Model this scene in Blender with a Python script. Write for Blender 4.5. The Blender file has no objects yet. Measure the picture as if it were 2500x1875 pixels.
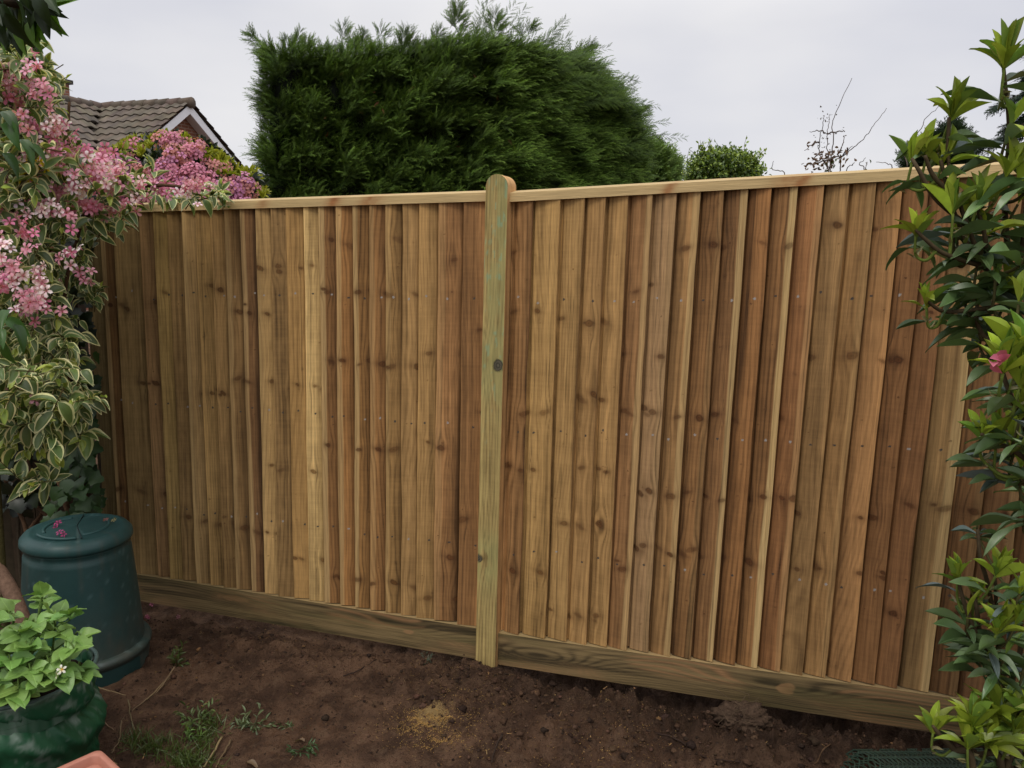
import bpy, math, random
import numpy as np
from mathutils import Vector, Matrix
C = bpy.context.scene.collection
PI = math.pi
rng = np.random.RandomState(7)
random.seed(7)

# ------------------------------------------------------------------ camera
CAMZ = 1.80
F, CX, CY, KD = 1950.0, 1250.0, 937.5, 2500/2212
dn = np.array([-320, 11359, F]); dn = dn/np.linalg.norm(dn)         # world down, camera axes (x right, y down, z forward)
fw = np.array([0, 0, 1.0]) - dn*dn[2]; fw /= np.linalg.norm(fw)
rt = np.cross(dn, fw)
def w_of(r): return np.array([r@rt, r@fw, -(r@dn)])
def ray(u, v): return w_of(np.array([u-CX, v-CY, F]))
def P(x, y, dist):                                                   # photo point (2212 wide scale) at a forward distance
    r = ray(x*KD, y*KD); return r*(dist/r[1]) + np.array([0, 0, CAMZ])
def G(x, y, z):                                                      # photo point on a level plane
    r = ray(x*KD, y*KD); return r*((z-CAMZ)/r[2]) + np.array([0, 0, CAMZ])
cam = bpy.data.objects.new('camera', bpy.data.cameras.new('camera')); C.objects.link(cam)
cx, cy, cz = w_of(np.array([1., 0, 0])), w_of(np.array([0, -1., 0])), w_of(np.array([0, 0, -1.]))
cam.matrix_world = Matrix(((cx[0], cy[0], cz[0], 0), (cx[1], cy[1], cz[1], 0), (cx[2], cy[2], cz[2], CAMZ), (0, 0, 0, 1)))
cam.data.sensor_width = 36; cam.data.lens = F/2500*36
cam.data.clip_start = 0.05; cam.data.clip_end = 2000
bpy.context.scene.camera = cam

# ------------------------------------------------------------------ light
SUN_EL, SUN_AZ = math.radians(58), math.radians(200)                  # azimuth clockwise from +Y
W = bpy.data.worlds.new('World'); bpy.context.scene.world = W; W.use_nodes = True
nt = W.node_tree; nt.nodes.clear()
def nn(t, typ, **k):
    n = t.nodes.new(typ)
    for a, b in k.items(): setattr(n, a, b)
    return n
wo = nn(nt, 'ShaderNodeOutputWorld'); bg = nn(nt, 'ShaderNodeBackground'); bg.inputs[1].default_value = 0.1
sky = nn(nt, 'ShaderNodeTexSky', sky_type='NISHITA', sun_disc=False, sun_elevation=SUN_EL, sun_rotation=SUN_AZ)
tc = nn(nt, 'ShaderNodeTexCoord'); sp = nn(nt, 'ShaderNodeSeparateXYZ'); nt.links.new(tc.outputs['Generated'], sp.inputs[0])
mp = nn(nt, 'ShaderNodeMapping'); mp.inputs['Scale'].default_value = (1.0, 1.0, 2.6); nt.links.new(tc.outputs['Generated'], mp.inputs[0])
nz = nn(nt, 'ShaderNodeTexNoise'); nz.inputs['Scale'].default_value = 2.3; nz.inputs['Detail'].default_value = 4; nz.inputs['Roughness'].default_value = .45
nt.links.new(mp.outputs[0], nz.inputs[0])
cr = nn(nt, 'ShaderNodeValToRGB'); nt.links.new(nz.outputs[0], cr.inputs[0])
cr.color_ramp.elements[0].position = .32; cr.color_ramp.elements[0].color = (5.7, 5.8, 6.5, 1)
cr.color_ramp.elements[1].position = .66; cr.color_ramp.elements[1].color = (7.6, 7.5, 7.6, 1)
mr = nn(nt, 'ShaderNodeMapRange'); mr.inputs[1].default_value = .25; mr.inputs[2].default_value = 1.0; mr.inputs[3].default_value = 1.0; mr.inputs[4].default_value = 2.2
nt.links.new(sp.outputs[2], mr.inputs[0])
vm = nn(nt, 'ShaderNodeVectorMath', operation='SCALE'); nt.links.new(cr.outputs[0], vm.inputs[0]); nt.links.new(mr.outputs[0], vm.inputs['Scale'])
mx = nn(nt, 'ShaderNodeMix', data_type='RGBA'); mx.inputs[0].default_value = .95
nt.links.new(sky.outputs[0], mx.inputs[6]); nt.links.new(vm.outputs[0], mx.inputs[7])
nt.links.new(mx.outputs[2], bg.inputs[0]); nt.links.new(bg.outputs[0], wo.inputs[0])
sun = bpy.data.objects.new('sun', bpy.data.lights.new('sun', 'SUN')); C.objects.link(sun)
sun.data.energy = 1.4; sun.data.angle = math.radians(22); sun.data.color = (1, .93, .83)
sd = Vector((math.sin(SUN_AZ)*math.cos(SUN_EL), math.cos(SUN_AZ)*math.cos(SUN_EL), math.sin(SUN_EL)))
sun.rotation_euler = sd.to_track_quat('Z', 'Y').to_euler()
vs = bpy.context.scene.view_settings
vs.view_transform = 'Standard'; vs.look = 'None'; vs.exposure = 0.16; vs.gamma = 1
bpy.context.scene.cycles.max_bounces = 6; bpy.context.scene.cycles.transparent_max_bounces = 8

# ------------------------------------------------------------------ helpers
def lin(r, g, b):
    f = lambda c: (c/255/12.92) if c/255 <= .04045 else ((c/255+.055)/1.055)**2.4
    return np.array([f(r), f(g), f(b)])
def vn(x, y, seed=0):                                                # value noise 0..1
    x = np.asarray(x, float); y = np.asarray(y, float)
    xi = np.floor(x).astype(np.int64); yi = np.floor(y).astype(np.int64)
    fx = x-xi; fy = y-yi; fx = fx*fx*(3-2*fx); fy = fy*fy*(3-2*fy)
    def h(a, b):
        n = (a*374761393 + b*668265263 + seed*974634777) & 0x7fffffff
        n = ((n ^ (n >> 13))*1274126177) & 0x7fffffff
        return ((n ^ (n >> 16)) & 0xffff)/65535.0
    return (h(xi, yi)*(1-fx)+h(xi+1, yi)*fx)*(1-fy) + (h(xi, yi+1)*(1-fx)+h(xi+1, yi+1)*fx)*fy
def fbm(x, y, seed=0, o=4, g=.5):
    s = 0; a = 1; t = 0
    for i in range(o):
        s = s+a*vn(x*2**i, y*2**i, seed+i*17); t += a; a *= g
    return s/t
def sstep(a, b, x):
    t = np.clip((x-a)/(b-a), 0, 1); return t*t*(3-2*t)
def mesh(name, V, Fa, mat, parent=None, col=None, smooth=True, uv=None):
    """V (n,3); Fa: array (m,q) or a list of such arrays; col (n,3)"""
    V = np.asarray(V, np.float32)
    Fs = Fa if isinstance(Fa, list) else [Fa]
    Fs = [np.asarray(f, np.int32) for f in Fs if len(f)]
    me = bpy.data.meshes.new(name)
    me.vertices.add(len(V)); me.vertices.foreach_set('co', V.ravel())
    nl = sum(f.size for f in Fs); npoly = sum(len(f) for f in Fs)
    me.loops.add(nl); me.loops.foreach_set('vertex_index', np.concatenate([f.ravel() for f in Fs]))
    tot = np.concatenate([np.full(len(f), f.shape[1], np.int32) for f in Fs])
    st = np.concatenate([[0], np.cumsum(tot)[:-1]]).astype(np.int32)
    me.polygons.add(npoly); me.polygons.foreach_set('loop_start', st); me.polygons.foreach_set('loop_total', tot)
    me.polygons.foreach_set('use_smooth', np.full(npoly, smooth))
    me.update(calc_edges=True); me.validate()
    if col is not None:
        a = me.color_attributes.new('Col', 'FLOAT_COLOR', 'POINT')
        c4 = np.ones((len(V), 4), np.float32); c4[:, :3] = col; a.data.foreach_set('color', c4.ravel())
    if uv is not None:
        a = me.attributes.new('grain', 'FLOAT_VECTOR', 'POINT'); a.data.foreach_set('vector', np.asarray(uv, np.float32).ravel())
    o = bpy.data.objects.new(name, me); C.objects.link(o)
    if mat: me.materials.append(mat)
    if parent: o.parent = parent
    return o
def tag(o, label=None, cat=None, group=None, kind=None):
    if label: o['label'] = label
    if cat: o['category'] = cat
    if group: o['group'] = group
    if kind: o['kind'] = kind
    return o
def thing(name, label, cat, group=None):
    o = bpy.data.objects.new(name, None); C.objects.link(o); o.empty_display_size = .1
    return tag(o, label, cat, group)
class MB:                                                            # gathers shapes into one mesh
    def __init__(s): s.v = []; s.f4 = []; s.f3 = []; s.c = []; s.n = 0
    def add(s, V, f4=None, f3=None, col=(1, 1, 1)):
        V = np.asarray(V, float).reshape(-1, 3)
        if f4 is not None and len(f4): s.f4.append(np.asarray(f4, int)+s.n)
        if f3 is not None and len(f3): s.f3.append(np.asarray(f3, int)+s.n)
        s.v.append(V); c = np.asarray(col, float)
        s.c.append(np.broadcast_to(c, V.shape) if c.ndim < 2 else c); s.n += len(V); return s
    def build(s, name, mat, parent=None, smooth=True):
        fs = []
        if s.f4: fs.append(np.concatenate(s.f4))
        if s.f3: fs.append(np.concatenate(s.f3))
        return mesh(name, np.concatenate(s.v), fs, mat, parent, np.concatenate(s.c), smooth)
    def grid(s, Vg, col=(1, 1, 1), wrap=False):                      # Vg (a,b,3)
        a, b = Vg.shape[:2]; i = np.arange(a-1)[:, None]; j = np.arange(b if wrap else b-1)[None, :]; j2 = (j+1) % b
        f = np.stack([i*b+j, i*b+j2, (i+1)*b+j2, (i+1)*b+j], -1).reshape(-1, 4)
        c = np.asarray(col, float)
        return s.add(Vg.reshape(-1, 3), f, col=c.reshape(-1, 3) if c.ndim > 1 else c)
    def tube(s, pts, rad, sides=7, col=(1, 1, 1), cap=True):
        pts = np.asarray(pts, float); n = len(pts); rad = np.broadcast_to(np.asarray(rad, float), (n,))
        tg = np.gradient(pts, axis=0); tg /= np.linalg.norm(tg, axis=1)[:, None]+1e-9
        up = np.array([0.31, .17, .93]); a = np.cross(tg, up); a /= np.linalg.norm(a, axis=1)[:, None]+1e-9; b = np.cross(tg, a)
        th = np.linspace(0, 2*PI, sides, endpoint=False)
        V = pts[:, None]+rad[:, None, None]*(np.cos(th)[None, :, None]*a[:, None]+np.sin(th)[None, :, None]*b[:, None])
        n0 = s.n; s.grid(V, col, wrap=True)
        if cap:
            s.add(np.array([pts[0], pts[-1]]), f3=None, col=np.asarray(col, float) if np.ndim(col) < 2 else np.asarray(col)[:2])
            j = np.arange(sides); j2 = (j+1) % sides; k = s.n-2
            s.f3.append(np.stack([np.full(sides, k), n0+j2, n0+j], -1)); L = n0+(n-1)*sides
            s.f3.append(np.stack([np.full(sides, k+1), L+j, L+j2], -1))
        return s
    def box(s, c, ax, col=(1, 1, 1)):                                # ax: three half-extent vectors
        c = np.asarray(c, float); ax = np.asarray(ax, float)
        V = [c+i*ax[0]+j*ax[1]+k*ax[2] for i in (-1, 1) for j in (-1, 1) for k in (-1, 1)]
        f = [[0, 1, 3, 2], [4, 6, 7, 5], [0, 4, 5, 1], [2, 3, 7, 6], [0, 2, 6, 4], [1, 5, 7, 3]]
        return s.add(V, f, col=col)
def lathe(mb, prof, n=64, col=(1, 1, 1), ctr=(0, 0, 0), disp=None):
    prof = np.asarray(prof, float); th = np.linspace(0, 2*PI, n, endpoint=False)
    R = prof[:, 0][:, None]*np.ones(n); Z = prof[:, 1][:, None]*np.ones(n)
    if disp is not None: R = R+disp(th[None, :], Z)
    V = np.stack([R*np.cos(th), R*np.sin(th), Z], -1)+np.asarray(ctr)
    mb.grid(V, col, wrap=True); return V
def bez(pts, n=12):                                                  # smooth polyline (Catmull-Rom)
    p = np.asarray(pts, float); p = np.vstack([2*p[0]-p[1], p, 2*p[-1]-p[-2]]); out = []
    for i in range(1, len(p)-2):
        for t in np.linspace(0, 1, n, endpoint=False):
            a, b, c, d = p[i-1:i+3]
            out.append(.5*((2*b)+(c-a)*t+(2*a-5*b+4*c-d)*t*t+(3*b-a-3*c+d)*t**3))
    out.append(p[-2]); return np.array(out)

# ------------------------------------------------------------------ materials
def new_mat(name):
    m = bpy.data.materials.new(name); m.use_nodes = True; t = m.node_tree
    return m, t, t.nodes['Principled BSDF']
def link(t, a, b): t.links.new(a, b)
def m_vcol(name, rough=.6, spec=.4, fine=0.0, fscale=200, bump=0.0, bscale=120, trans=0.0, stretch=None, coord='Object'):
    m, t, b = new_mat(name); b.inputs['Roughness'].default_value = rough; b.inputs['Specular IOR Level'].default_value = spec
    at = nn(t, 'ShaderNodeVertexColor', layer_name='Col'); src = at.outputs[0]
    co = nn(t, 'ShaderNodeTexCoord').outputs['Object']
    if coord == 'grain': co = nn(t, 'ShaderNodeAttribute', attribute_name='grain').outputs['Vector']
    if stretch:
        q = nn(t, 'ShaderNodeMapping'); q.inputs['Scale'].default_value = stretch; link(t, co, q.inputs[0]); co = q.outputs[0]
    if fine:
        n = nn(t, 'ShaderNodeTexNoise'); n.inputs['Scale'].default_value = fscale; n.inputs['Detail'].default_value = 5; n.inputs['Roughness'].default_value = .65
        link(t, co, n.inputs[0])
        r = nn(t, 'ShaderNodeMapRange'); r.inputs[1].default_value = .28; r.inputs[2].default_value = .72; r.inputs[3].default_value = 1-fine; r.inputs[4].default_value = 1+fine
        link(t, n.outputs[0], r.inputs[0])
        v = nn(t, 'ShaderNodeVectorMath', operation='SCALE'); link(t, src, v.inputs[0]); link(t, r.outputs[0], v.inputs['Scale']); src = v.outputs[0]
    link(t, src, b.inputs['Base Color'])
    if bump:
        n = nn(t, 'ShaderNodeTexNoise'); n.inputs['Scale'].default_value = bscale; n.inputs['Detail'].default_value = 4; link(t, co, n.inputs[0])
        bp = nn(t, 'ShaderNodeBump'); bp.inputs['Strength'].default_value = bump; bp.inputs['Distance'].default_value = .004
        link(t, n.outputs[0], bp.inputs['Height']); link(t, bp.outputs[0], b.inputs['Normal'])
    if trans:
        tr = nn(t, 'ShaderNodeBsdfTranslucent'); v = nn(t, 'ShaderNodeVectorMath', operation='MULTIPLY'); link(t, src, v.inputs[0]); v.inputs[1].default_value = (1.3, 1.35, .6)
        link(t, v.outputs[0], tr.inputs[0]); ms = nn(t, 'ShaderNodeMixShader'); ms.inputs[0].default_value = trans
        link(t, b.outputs[0], ms.inputs[1]); link(t, tr.outputs[0], ms.inputs[2]); link(t, ms.outputs[0], t.nodes['Material Output'].inputs[0])
    return m
M_WOOD = m_vcol('sawn_timber', .78, .25, fine=.30, fscale=1.0, bump=.5, bscale=1.0, stretch=(300, 300, 7), coord='grain')
M_GRAVEL = m_vcol('treated_board', .75, .25, fine=.25, fscale=1.0, bump=.4, bscale=1.0, stretch=(8, 8, 380), coord='grain')
M_LEAF = m_vcol('leaf', .42, .45, fine=.12, fscale=60, trans=.22)
M_GLOSSLEAF = m_vcol('glossy_leaf', .36, .5, fine=.12, fscale=50, trans=.12)
M_CONIFER = m_vcol('conifer_spray', .7, .2, fine=.15, fscale=8, trans=.1)
M_PETAL = m_vcol('petal', .55, .25, trans=.25)
M_BARK = m_vcol('bark', .9, .15, fine=.35, fscale=70, bump=.6, bscale=90)
M_TWIG = m_vcol('dry_twig', .85, .2, fine=.25, fscale=90)
M_PLASTIC = m_vcol('matt_plastic', .45, .4, fine=.1, fscale=26, bump=.1, bscale=200)
M_BAG = m_vcol('woven_bag', .55, .35, fine=.12, fscale=18, bump=.12, bscale=300)
M_POT = m_vcol('terracotta_plastic', .6, .3, fine=.06, fscale=40)
M_WIRE = m_vcol('coated_wire', .4, .5)
M_CLOD = m_vcol('soil_clod', .95, .1, fine=.45, fscale=130, bump=.8, bscale=160)
M_DARK = m_vcol('weathered_wood', .9, .15, fine=.3, fscale=30)
M_PAINT = m_vcol('white_paint', .5, .3, fine=.05, fscale=8)
M_METAL = m_vcol('metal', .4, .5)

# ------------------------------------------------------------------ fence geometry
AZ = math.radians(19.4)
N_ = np.array([math.sin(AZ), math.cos(AZ), 0]); T_ = np.array([-math.cos(AZ), math.sin(AZ), 0])
p0 = ray(1226, 1600); p0 = p0*(3.25/p0[1]); CF = float(p0@N_)
def FP(t, z, out=0.0):
    t, z, out = np.broadcast_arrays(np.asarray(t, float), z, out)
    return (CF-out)[..., None]*N_ + t[..., None]*T_ + z[..., None]*np.array([0, 0, 1.])
def on_fence(u, v):                                                  # full-size photo point -> (t, z)
    r = ray(u, v); q = r*(CF/(r@N_)); return float(q@T_), q[2]+CAMZ
def z_cap(t): return np.where(np.asarray(t) > 1.125, 2.017-.036*(t-1.28), 2.024-.058*(t-1.0))
def z_bot(t): return np.where(np.asarray(t) > 1.125, .010-.038*(t-1.24), .016-.055*(t-.95))
GH, CH = .148, .034                                                   # gravel board height, capping front height

# ------------------------------------------------------------------ ground
def axis(a, b, step, far, g=1.25):
    m = list(np.arange(a, b+1e-6, step)); s = step
    lo, hi = [], []; x = a
    while x > -far: s *= g; x -= s; lo.append(x)
    s = step; x = b
    while x < far: s *= g; x += s; hi.append(x)
    return np.array(lo[::-1]+m+hi)
def soil_z(x, y):
    t = x*T_[0]+y*T_[1]; d = CF-(x*N_[0]+y*N_[1])                    # d: distance in front of the fence
    near = np.clip(t, -3, 4.2)
    base = -.012-.046*(near-1.1)
    right = sstep(1.35, .6, t)
    trench = np.exp(-((d-.0)/.13)**2)*(.035+.075*right)
    heap = np.exp(-((d-.36)/.2)**2)*(.02+.035*right)*(.4+fbm(x*4, y*4, 3))
    lump = (fbm(x*9, y*9, 5, 4, .55)-.5)*.035 + (fbm(x*34, y*34, 9, 3, .65)-.5)*.026*(.45+1.6*sstep(.75, .25, d)*sstep(2.3, 1.2, t)) + (fbm(x*2.2, y*2.2, 12, 2)-.5)*.04
    mound = .05*np.exp(-((t-1.13)/.14)**2-((d-.12)/.14)**2)
    fade = sstep(9, 4, np.hypot(x, y))
    rough = (.30+sstep(.95, .2, d)*(.5+right))*(np.maximum(fbm(x*17, y*17, 21, 4, .65)-.42, 0)*.12)
    return base + (lump+rough)*fade*1.0 + (heap-trench)*(np.abs(d) < 1.2)+mound
xs = axis(-2.7, 2.1, .011, 420); ys = axis(1.35, 4.3, .011, 420)
X, Y = np.meshgrid(xs, ys, indexing='ij')
Z = soil_z(X, Y)
t_ = X*T_[0]+Y*T_[1]; d_ = CF-(X*N_[0]+Y*N_[1])
saw = np.zeros_like(X)
def blob(x, y, r, a, z=-.03, sq=1.0):
    q = G(x, y, z); return a*np.exp(-(((X-q[0])/r)**2+((Y-q[1])/(r*sq))**2))
saw = blob(925, 1566, .085, .95)+blob(960, 1580, .1, .5)+blob(985, 1490, .12, .42)+blob(1020, 1420, .16, .38)+blob(1200, 1540, .25, .34)+blob(700, 1355, .16, .45, sq=.5)+blob(960, 1400, .1, .34)
saw += blob(1330, 1600, .3, .36)+blob(560, 1330, .1, .3)+blob(840, 1470, .3, .18)+blob(640, 1420, .12, .22)+blob(420, 1480, .14, .25)+blob(1460, 1560, .2, .28)
red = blob(450, 1420, .1, .6)+blob(380, 1450, .06, .8)+blob(620, 1590, .2, .4)+blob(1330, 1620, .3, .55)+blob(1010, 1380, .1, .4)
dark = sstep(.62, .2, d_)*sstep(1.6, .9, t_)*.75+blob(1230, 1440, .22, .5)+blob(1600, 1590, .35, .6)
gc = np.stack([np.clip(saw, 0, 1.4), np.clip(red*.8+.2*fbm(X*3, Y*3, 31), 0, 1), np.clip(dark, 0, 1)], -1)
behind = sstep(-.15, -.4, d_)
def soil_mat():
    m, t, b = new_mat('soil'); b.inputs['Roughness'].default_value = .95; b.inputs['Specular IOR Level'].default_value = .12
    at = nn(t, 'ShaderNodeVertexColor', layer_name='Col'); sx = nn(t, 'ShaderNodeSeparateColor'); link(t, at.outputs[0], sx.inputs[0])
    co = nn(t, 'ShaderNodeTexCoord').outputs['Object']
    def noise(s, d=5, r=.6):
        n = nn(t, 'ShaderNodeTexNoise'); n.inputs['Scale'].default_value = s; n.inputs['Detail'].default_value = d; n.inputs['Roughness'].default_value = r; link(t, co, n.inputs[0]); return n.outputs[0]
    def mixc(f, a, c):
        k = nn(t, 'ShaderNodeMix', data_type='RGBA'); link(t, f, k.inputs[0])
        for s_, i in ((a, 6), (c, 7)):
            if isinstance(s_, tuple): k.inputs[i].default_value = s_+(1,)
            else: link(t, s_, k.inputs[i])
        return k.outputs[2]
    def ramp(f, a, c):
        k = nn(t, 'ShaderNodeMapRange'); k.interpolation_type = 'SMOOTHSTEP'; k.inputs[1].default_value = a; k.inputs[2].default_value = c; link(t, f, k.inputs[0]); return k.outputs[0]
    def math2(op, a, c):
        k = nn(t, 'ShaderNodeMath', operation=op)
        for s_, i in ((a, 0), (c, 1)):
            if isinstance(s_, (int, float)): k.inputs[i].default_value = s_
            else: link(t, s_, k.inputs[i])
        return k.outputs[0]
    col = mixc(ramp(noise(7), .35, .68), (.088, .050, .032), (.230, .133, .080))
    col = mixc(math2('MULTIPLY', ramp(noise(28), .5, .7), .55), col, (.185, .118, .072))
    col = mixc(math2('MULTIPLY', sx.outputs[1], ramp(noise(40), .45, .62)), col, (.14, .068, .032))
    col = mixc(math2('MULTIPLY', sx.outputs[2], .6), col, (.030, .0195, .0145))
    col = mixc(math2('MULTIPLY', ramp(noise(90, 4, .75), .52, .66), .6), col, (.026, .017, .012))
    sn = math2('ADD', noise(260, 3, .75), math2('MULTIPLY', math2('SUBTRACT', noise(30, 4), .5), .55))
    thr = math2('ADD', sn, math2('SUBTRACT', math2('MULTIPLY', sx.outputs[0], .42), .30))
    col = mixc(ramp(thr, .56, .64), col, (.46, .31, .13))
    speck = math2('MULTIPLY', ramp(noise(420, 2, .5), .69, .73), .6)
    col = mixc(speck, col, (.22, .14, .07))
    link(t, col, b.inputs['Base Color'])
    bp = nn(t, 'ShaderNodeBump'); bp.inputs['Strength'].default_value = 1.0; bp.inputs['Distance'].default_value = .034
    link(t, math2('ADD', noise(60, 6, .7), math2('MULTIPLY', noise(240, 3), .4)), bp.inputs['Height']); link(t, bp.outputs[0], b.inputs['Normal'])
    return m
a_, b_ = X.shape; i_ = np.arange(a_-1)[:, None]; j_ = np.arange(b_-1)[None, :]
gf = np.stack([i_*b_+j_, (i_+1)*b_+j_, (i_+1)*b_+j_+1, i_*b_+j_+1], -1).reshape(-1, 4)
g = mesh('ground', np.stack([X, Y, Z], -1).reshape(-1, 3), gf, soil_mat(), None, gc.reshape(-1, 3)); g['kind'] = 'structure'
def gz(x, y): return float(soil_z(np.array([x]), np.array([y]))[0])
def GG(x, y, lift=0.0):                                              # photo point on the real soil surface
    z = 0.0
    for _ in range(6):
        q = G(x, y, z); z = gz(q[0], q[1])
    return np.array([q[0], q[1], z+lift])

def GG0(x, y):
    q = G(x, y, -.03); z = gz(q[0], q[1]); q = G(x, y, z); return np.array([q[0], q[1], gz(q[0], q[1])])

# ------------------------------------------------------------------ timber colouring
LIGHT = 1.58                                                          # seen tone -> surface albedo
def wood(s, z, w, H, tone, seed, dark=0.0, side=0, stripe=.5, knots=(), cath=0.0, pale=0.0, red=0.0):
    """albedo over a board: s across (m), z along (m)"""
    base = lin(*tone)*LIGHT
    base = base*np.array([1.0, .975, .88])
    se = s+0.0; kd = np.zeros_like(s); kr = np.zeros_like(s); halo = np.zeros_like(s); kc = np.zeros_like(s)
    for (ks, kz, r) in knots:
        sd = int(ks*9999) % 97; asp = .7+.5*((sd*37) % 10)/10; tilt = (((sd*13) % 10)/10-.5)*.8
        dx = s-ks; dz = z-kz-dx*tilt
        e2 = (dx/(2.4*r))**2+(dz/(5.0*r))**2
        se = se-dx*.85*np.exp(-e2)
        d = np.hypot(dx*asp, dz*1.25)/r*(1+.7*(fbm(s*90+sd, z*90, seed+3, 2)-.5))
        blk = ((sd*7) % 10)/10; kd = np.maximum(kd, sstep(1.1, .75, d)*(.35+.75*blk)); kr = kr*1.0; kr = np.maximum(kr, np.exp(-((d-.95)/.24)**2)*(.35+.8*blk)*(.6+.6*vn(s*120+sd, z*120, seed))); kc = np.maximum(kc, sstep(.9, .1, d)*(.5+.5*np.sin(d*11)))
        if r > .005: halo = np.maximum(halo, np.exp(-((dx/(2.6*r))**2+(np.abs(dz)/(1.5*r))**1.4))*(.3+1.1*fbm(s*60, z*18, seed+31, 2)))
    lo = fbm(s*6+seed, z*.9, seed, 3)-.5
    ring = se*(48+34*((seed*0.618) % 1)) + 4.2*(fbm(s*4, z*.9, seed+7, 3)-.5)*(1+cath*3) + cath*9*np.abs((z-H*.55)/H)**1.3
    gr = .5+.5*np.sin(ring*2*PI+.8*(vn(s*80, z*3, seed+2)-.5)); gr = gr**2.6
    streak = fbm(se*75, z*1.1, seed+11, 4, .62)-.5
    band = fbm(se*20, z*.45, seed+13, 3)-.5
    saw_ = (vn(s*3, z*240, seed+14)-.5)*.08
    mott = fbm(s*38, z*17, seed+41, 3)-.5
    v = 1.0+lo*.55+(gr-.28)*-.34*(.35+stripe)+streak*1.0+band*.62+saw_*1.3+mott*.35
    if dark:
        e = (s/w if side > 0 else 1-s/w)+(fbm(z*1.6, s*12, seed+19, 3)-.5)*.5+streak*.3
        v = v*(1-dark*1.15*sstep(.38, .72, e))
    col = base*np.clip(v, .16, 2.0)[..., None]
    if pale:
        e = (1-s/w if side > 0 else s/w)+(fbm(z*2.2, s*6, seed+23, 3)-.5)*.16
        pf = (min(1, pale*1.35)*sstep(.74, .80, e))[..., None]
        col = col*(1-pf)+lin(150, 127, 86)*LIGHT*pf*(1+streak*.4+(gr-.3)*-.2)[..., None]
    warm = np.clip(1-v, 0, .8)[..., None]                             # darker wood is redder
    col = col*(1+warm*np.array([.02, -.06, -.16]))
    if red: col = col*(1+red*(.4+fbm(s*14, z*1.2, seed+29, 2)[..., None])*np.array([.04, -.07, -.10]))
    kn = base*np.array([.40, .30, .22]); dk = base*np.array([.16, .11, .08])
    col = col*(1-.55*np.clip(halo, 0, 1)[..., None]*np.array([.9, 1, 1.05]))
    col = col*(1-.85*kd[..., None])+kn*.85*kd[..., None]*(1-.45*kc[..., None])
    col = col*(1-.7*np.clip(kr, 0, 1)[..., None])+dk*.7*np.clip(kr, 0, 1)[..., None]
    q = np.random.RandomState(seed)
    for _ in range(q.choice([0, 1, 1, 2, 3])):                          # drying splits and resin lines that follow the grain
        s0, z0, zl, wd = q.uniform(.1, .9)*w, q.uniform(0, H), q.uniform(.12, .7), q.uniform(.0010, .0022)
        dd = np.abs(se-s0-.010*(fbm(z*2.1+q.rand()*9, z*0+seed, seed+51, 2)-.5)); e = np.exp(-(dd/wd)**2)*sstep(1, .7, np.abs(z-z0)/zl)*(.5+.5*vn(z*22, s*0, seed))
        col = col*(1-.62*e[..., None])
    return np.clip(col, .006, .8)

LE = [(241.8, 1000), (280.7, 1000), (313.9, 1000), (347-1, 1000)]
L_top = [322, 390, 460, 537, 607, 682, 755, 835, 915, 990, 1073, 1157, 1240, 1327, 1413, 1497, 1582, 1665, 1748, 1850, 1980, 2083]
LT = [on_fence(*q)[0] for q in LE[:3]]+[on_fence(200+x/2.107, 480+70/2.107)[0] for x in L_top]
LT[-1] = on_fence(1210, 600)[0]
R_u = [1258, 1304, 1373.7, 1430.7, 1483.9, 1539, 1596, 1653, 1711, 1768, 1828, 1886, 1948.5, 2010, 2074, 2136, 2204, 2268, 2332]
RT = [on_fence(x, 500-(x-1250)*.055)[0] for x in R_u]
stp = RT[-2]-RT[-1]
while RT[-1] > -1.95: RT.append(RT[-1]-.1+.006*math.sin(len(RT)*2.3))
LS = [ # tone, dark, side(+1 dark at right), stripe, pale, red, cath
 ((98, 84, 56), .15, 1, .2, 0, 0, 0), ((92, 68, 42), .35, 1, .5, .45, 0, 0), ((112, 92, 60), .1, 1, .3, 0, 0, 0), ((108, 84, 56), .25, 1, .3, 0, 0, 0),
 ((122, 101, 62), .1, 1, .25, 0, 0, 0), ((116, 93, 60), .2, 1, .3, .0, 0, 0), ((116, 94, 62), .15, 1, .3, .2, 0, 0), ((122, 98, 62), .1, 1, .3, 0, 0, .2), ((116, 92, 59), .3, 1, .35, 0, 0, 0),
 ((117, 92, 60), .5, 1, .4, .25, 0, 0), ((98, 73, 48), .62, 1, .6, .4, .2, 0), ((134, 109, 72), .1, 1, .3, .12, 0, .15), ((124, 99, 65), .1, 1, .35, 0, 0, .3), ((128, 101, 63), .08, 1, .3, 0, .1, .2),
 ((168, 143, 98), .25, 1, .15, .1, .25, 0), ((106, 77, 47), .28, 1, .9, .5, .1, 0), ((116, 84, 50), .3, 1, .7, .4, .2, 0), ((110, 81, 48), .28, 1, 1.0, .45, 0, .1), ((112, 82, 50), .25, 1, 1.0, .2, .1, .2), ((124, 97, 61), .35, 1, .6, .2, 0, 0),
 ((130, 103, 67), .1, 1, .35, 0, 0, .2), ((130, 103, 66), .15, 1, .4, 0, 0, .2), ((127, 95, 62), .6, 1, .5, .15, .2, 0), ((126, 95, 62), .25, -1, .5, .1, .35, .2), ((142, 118, 78), .08, 1, .3, 0, 0, .1)]
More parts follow.
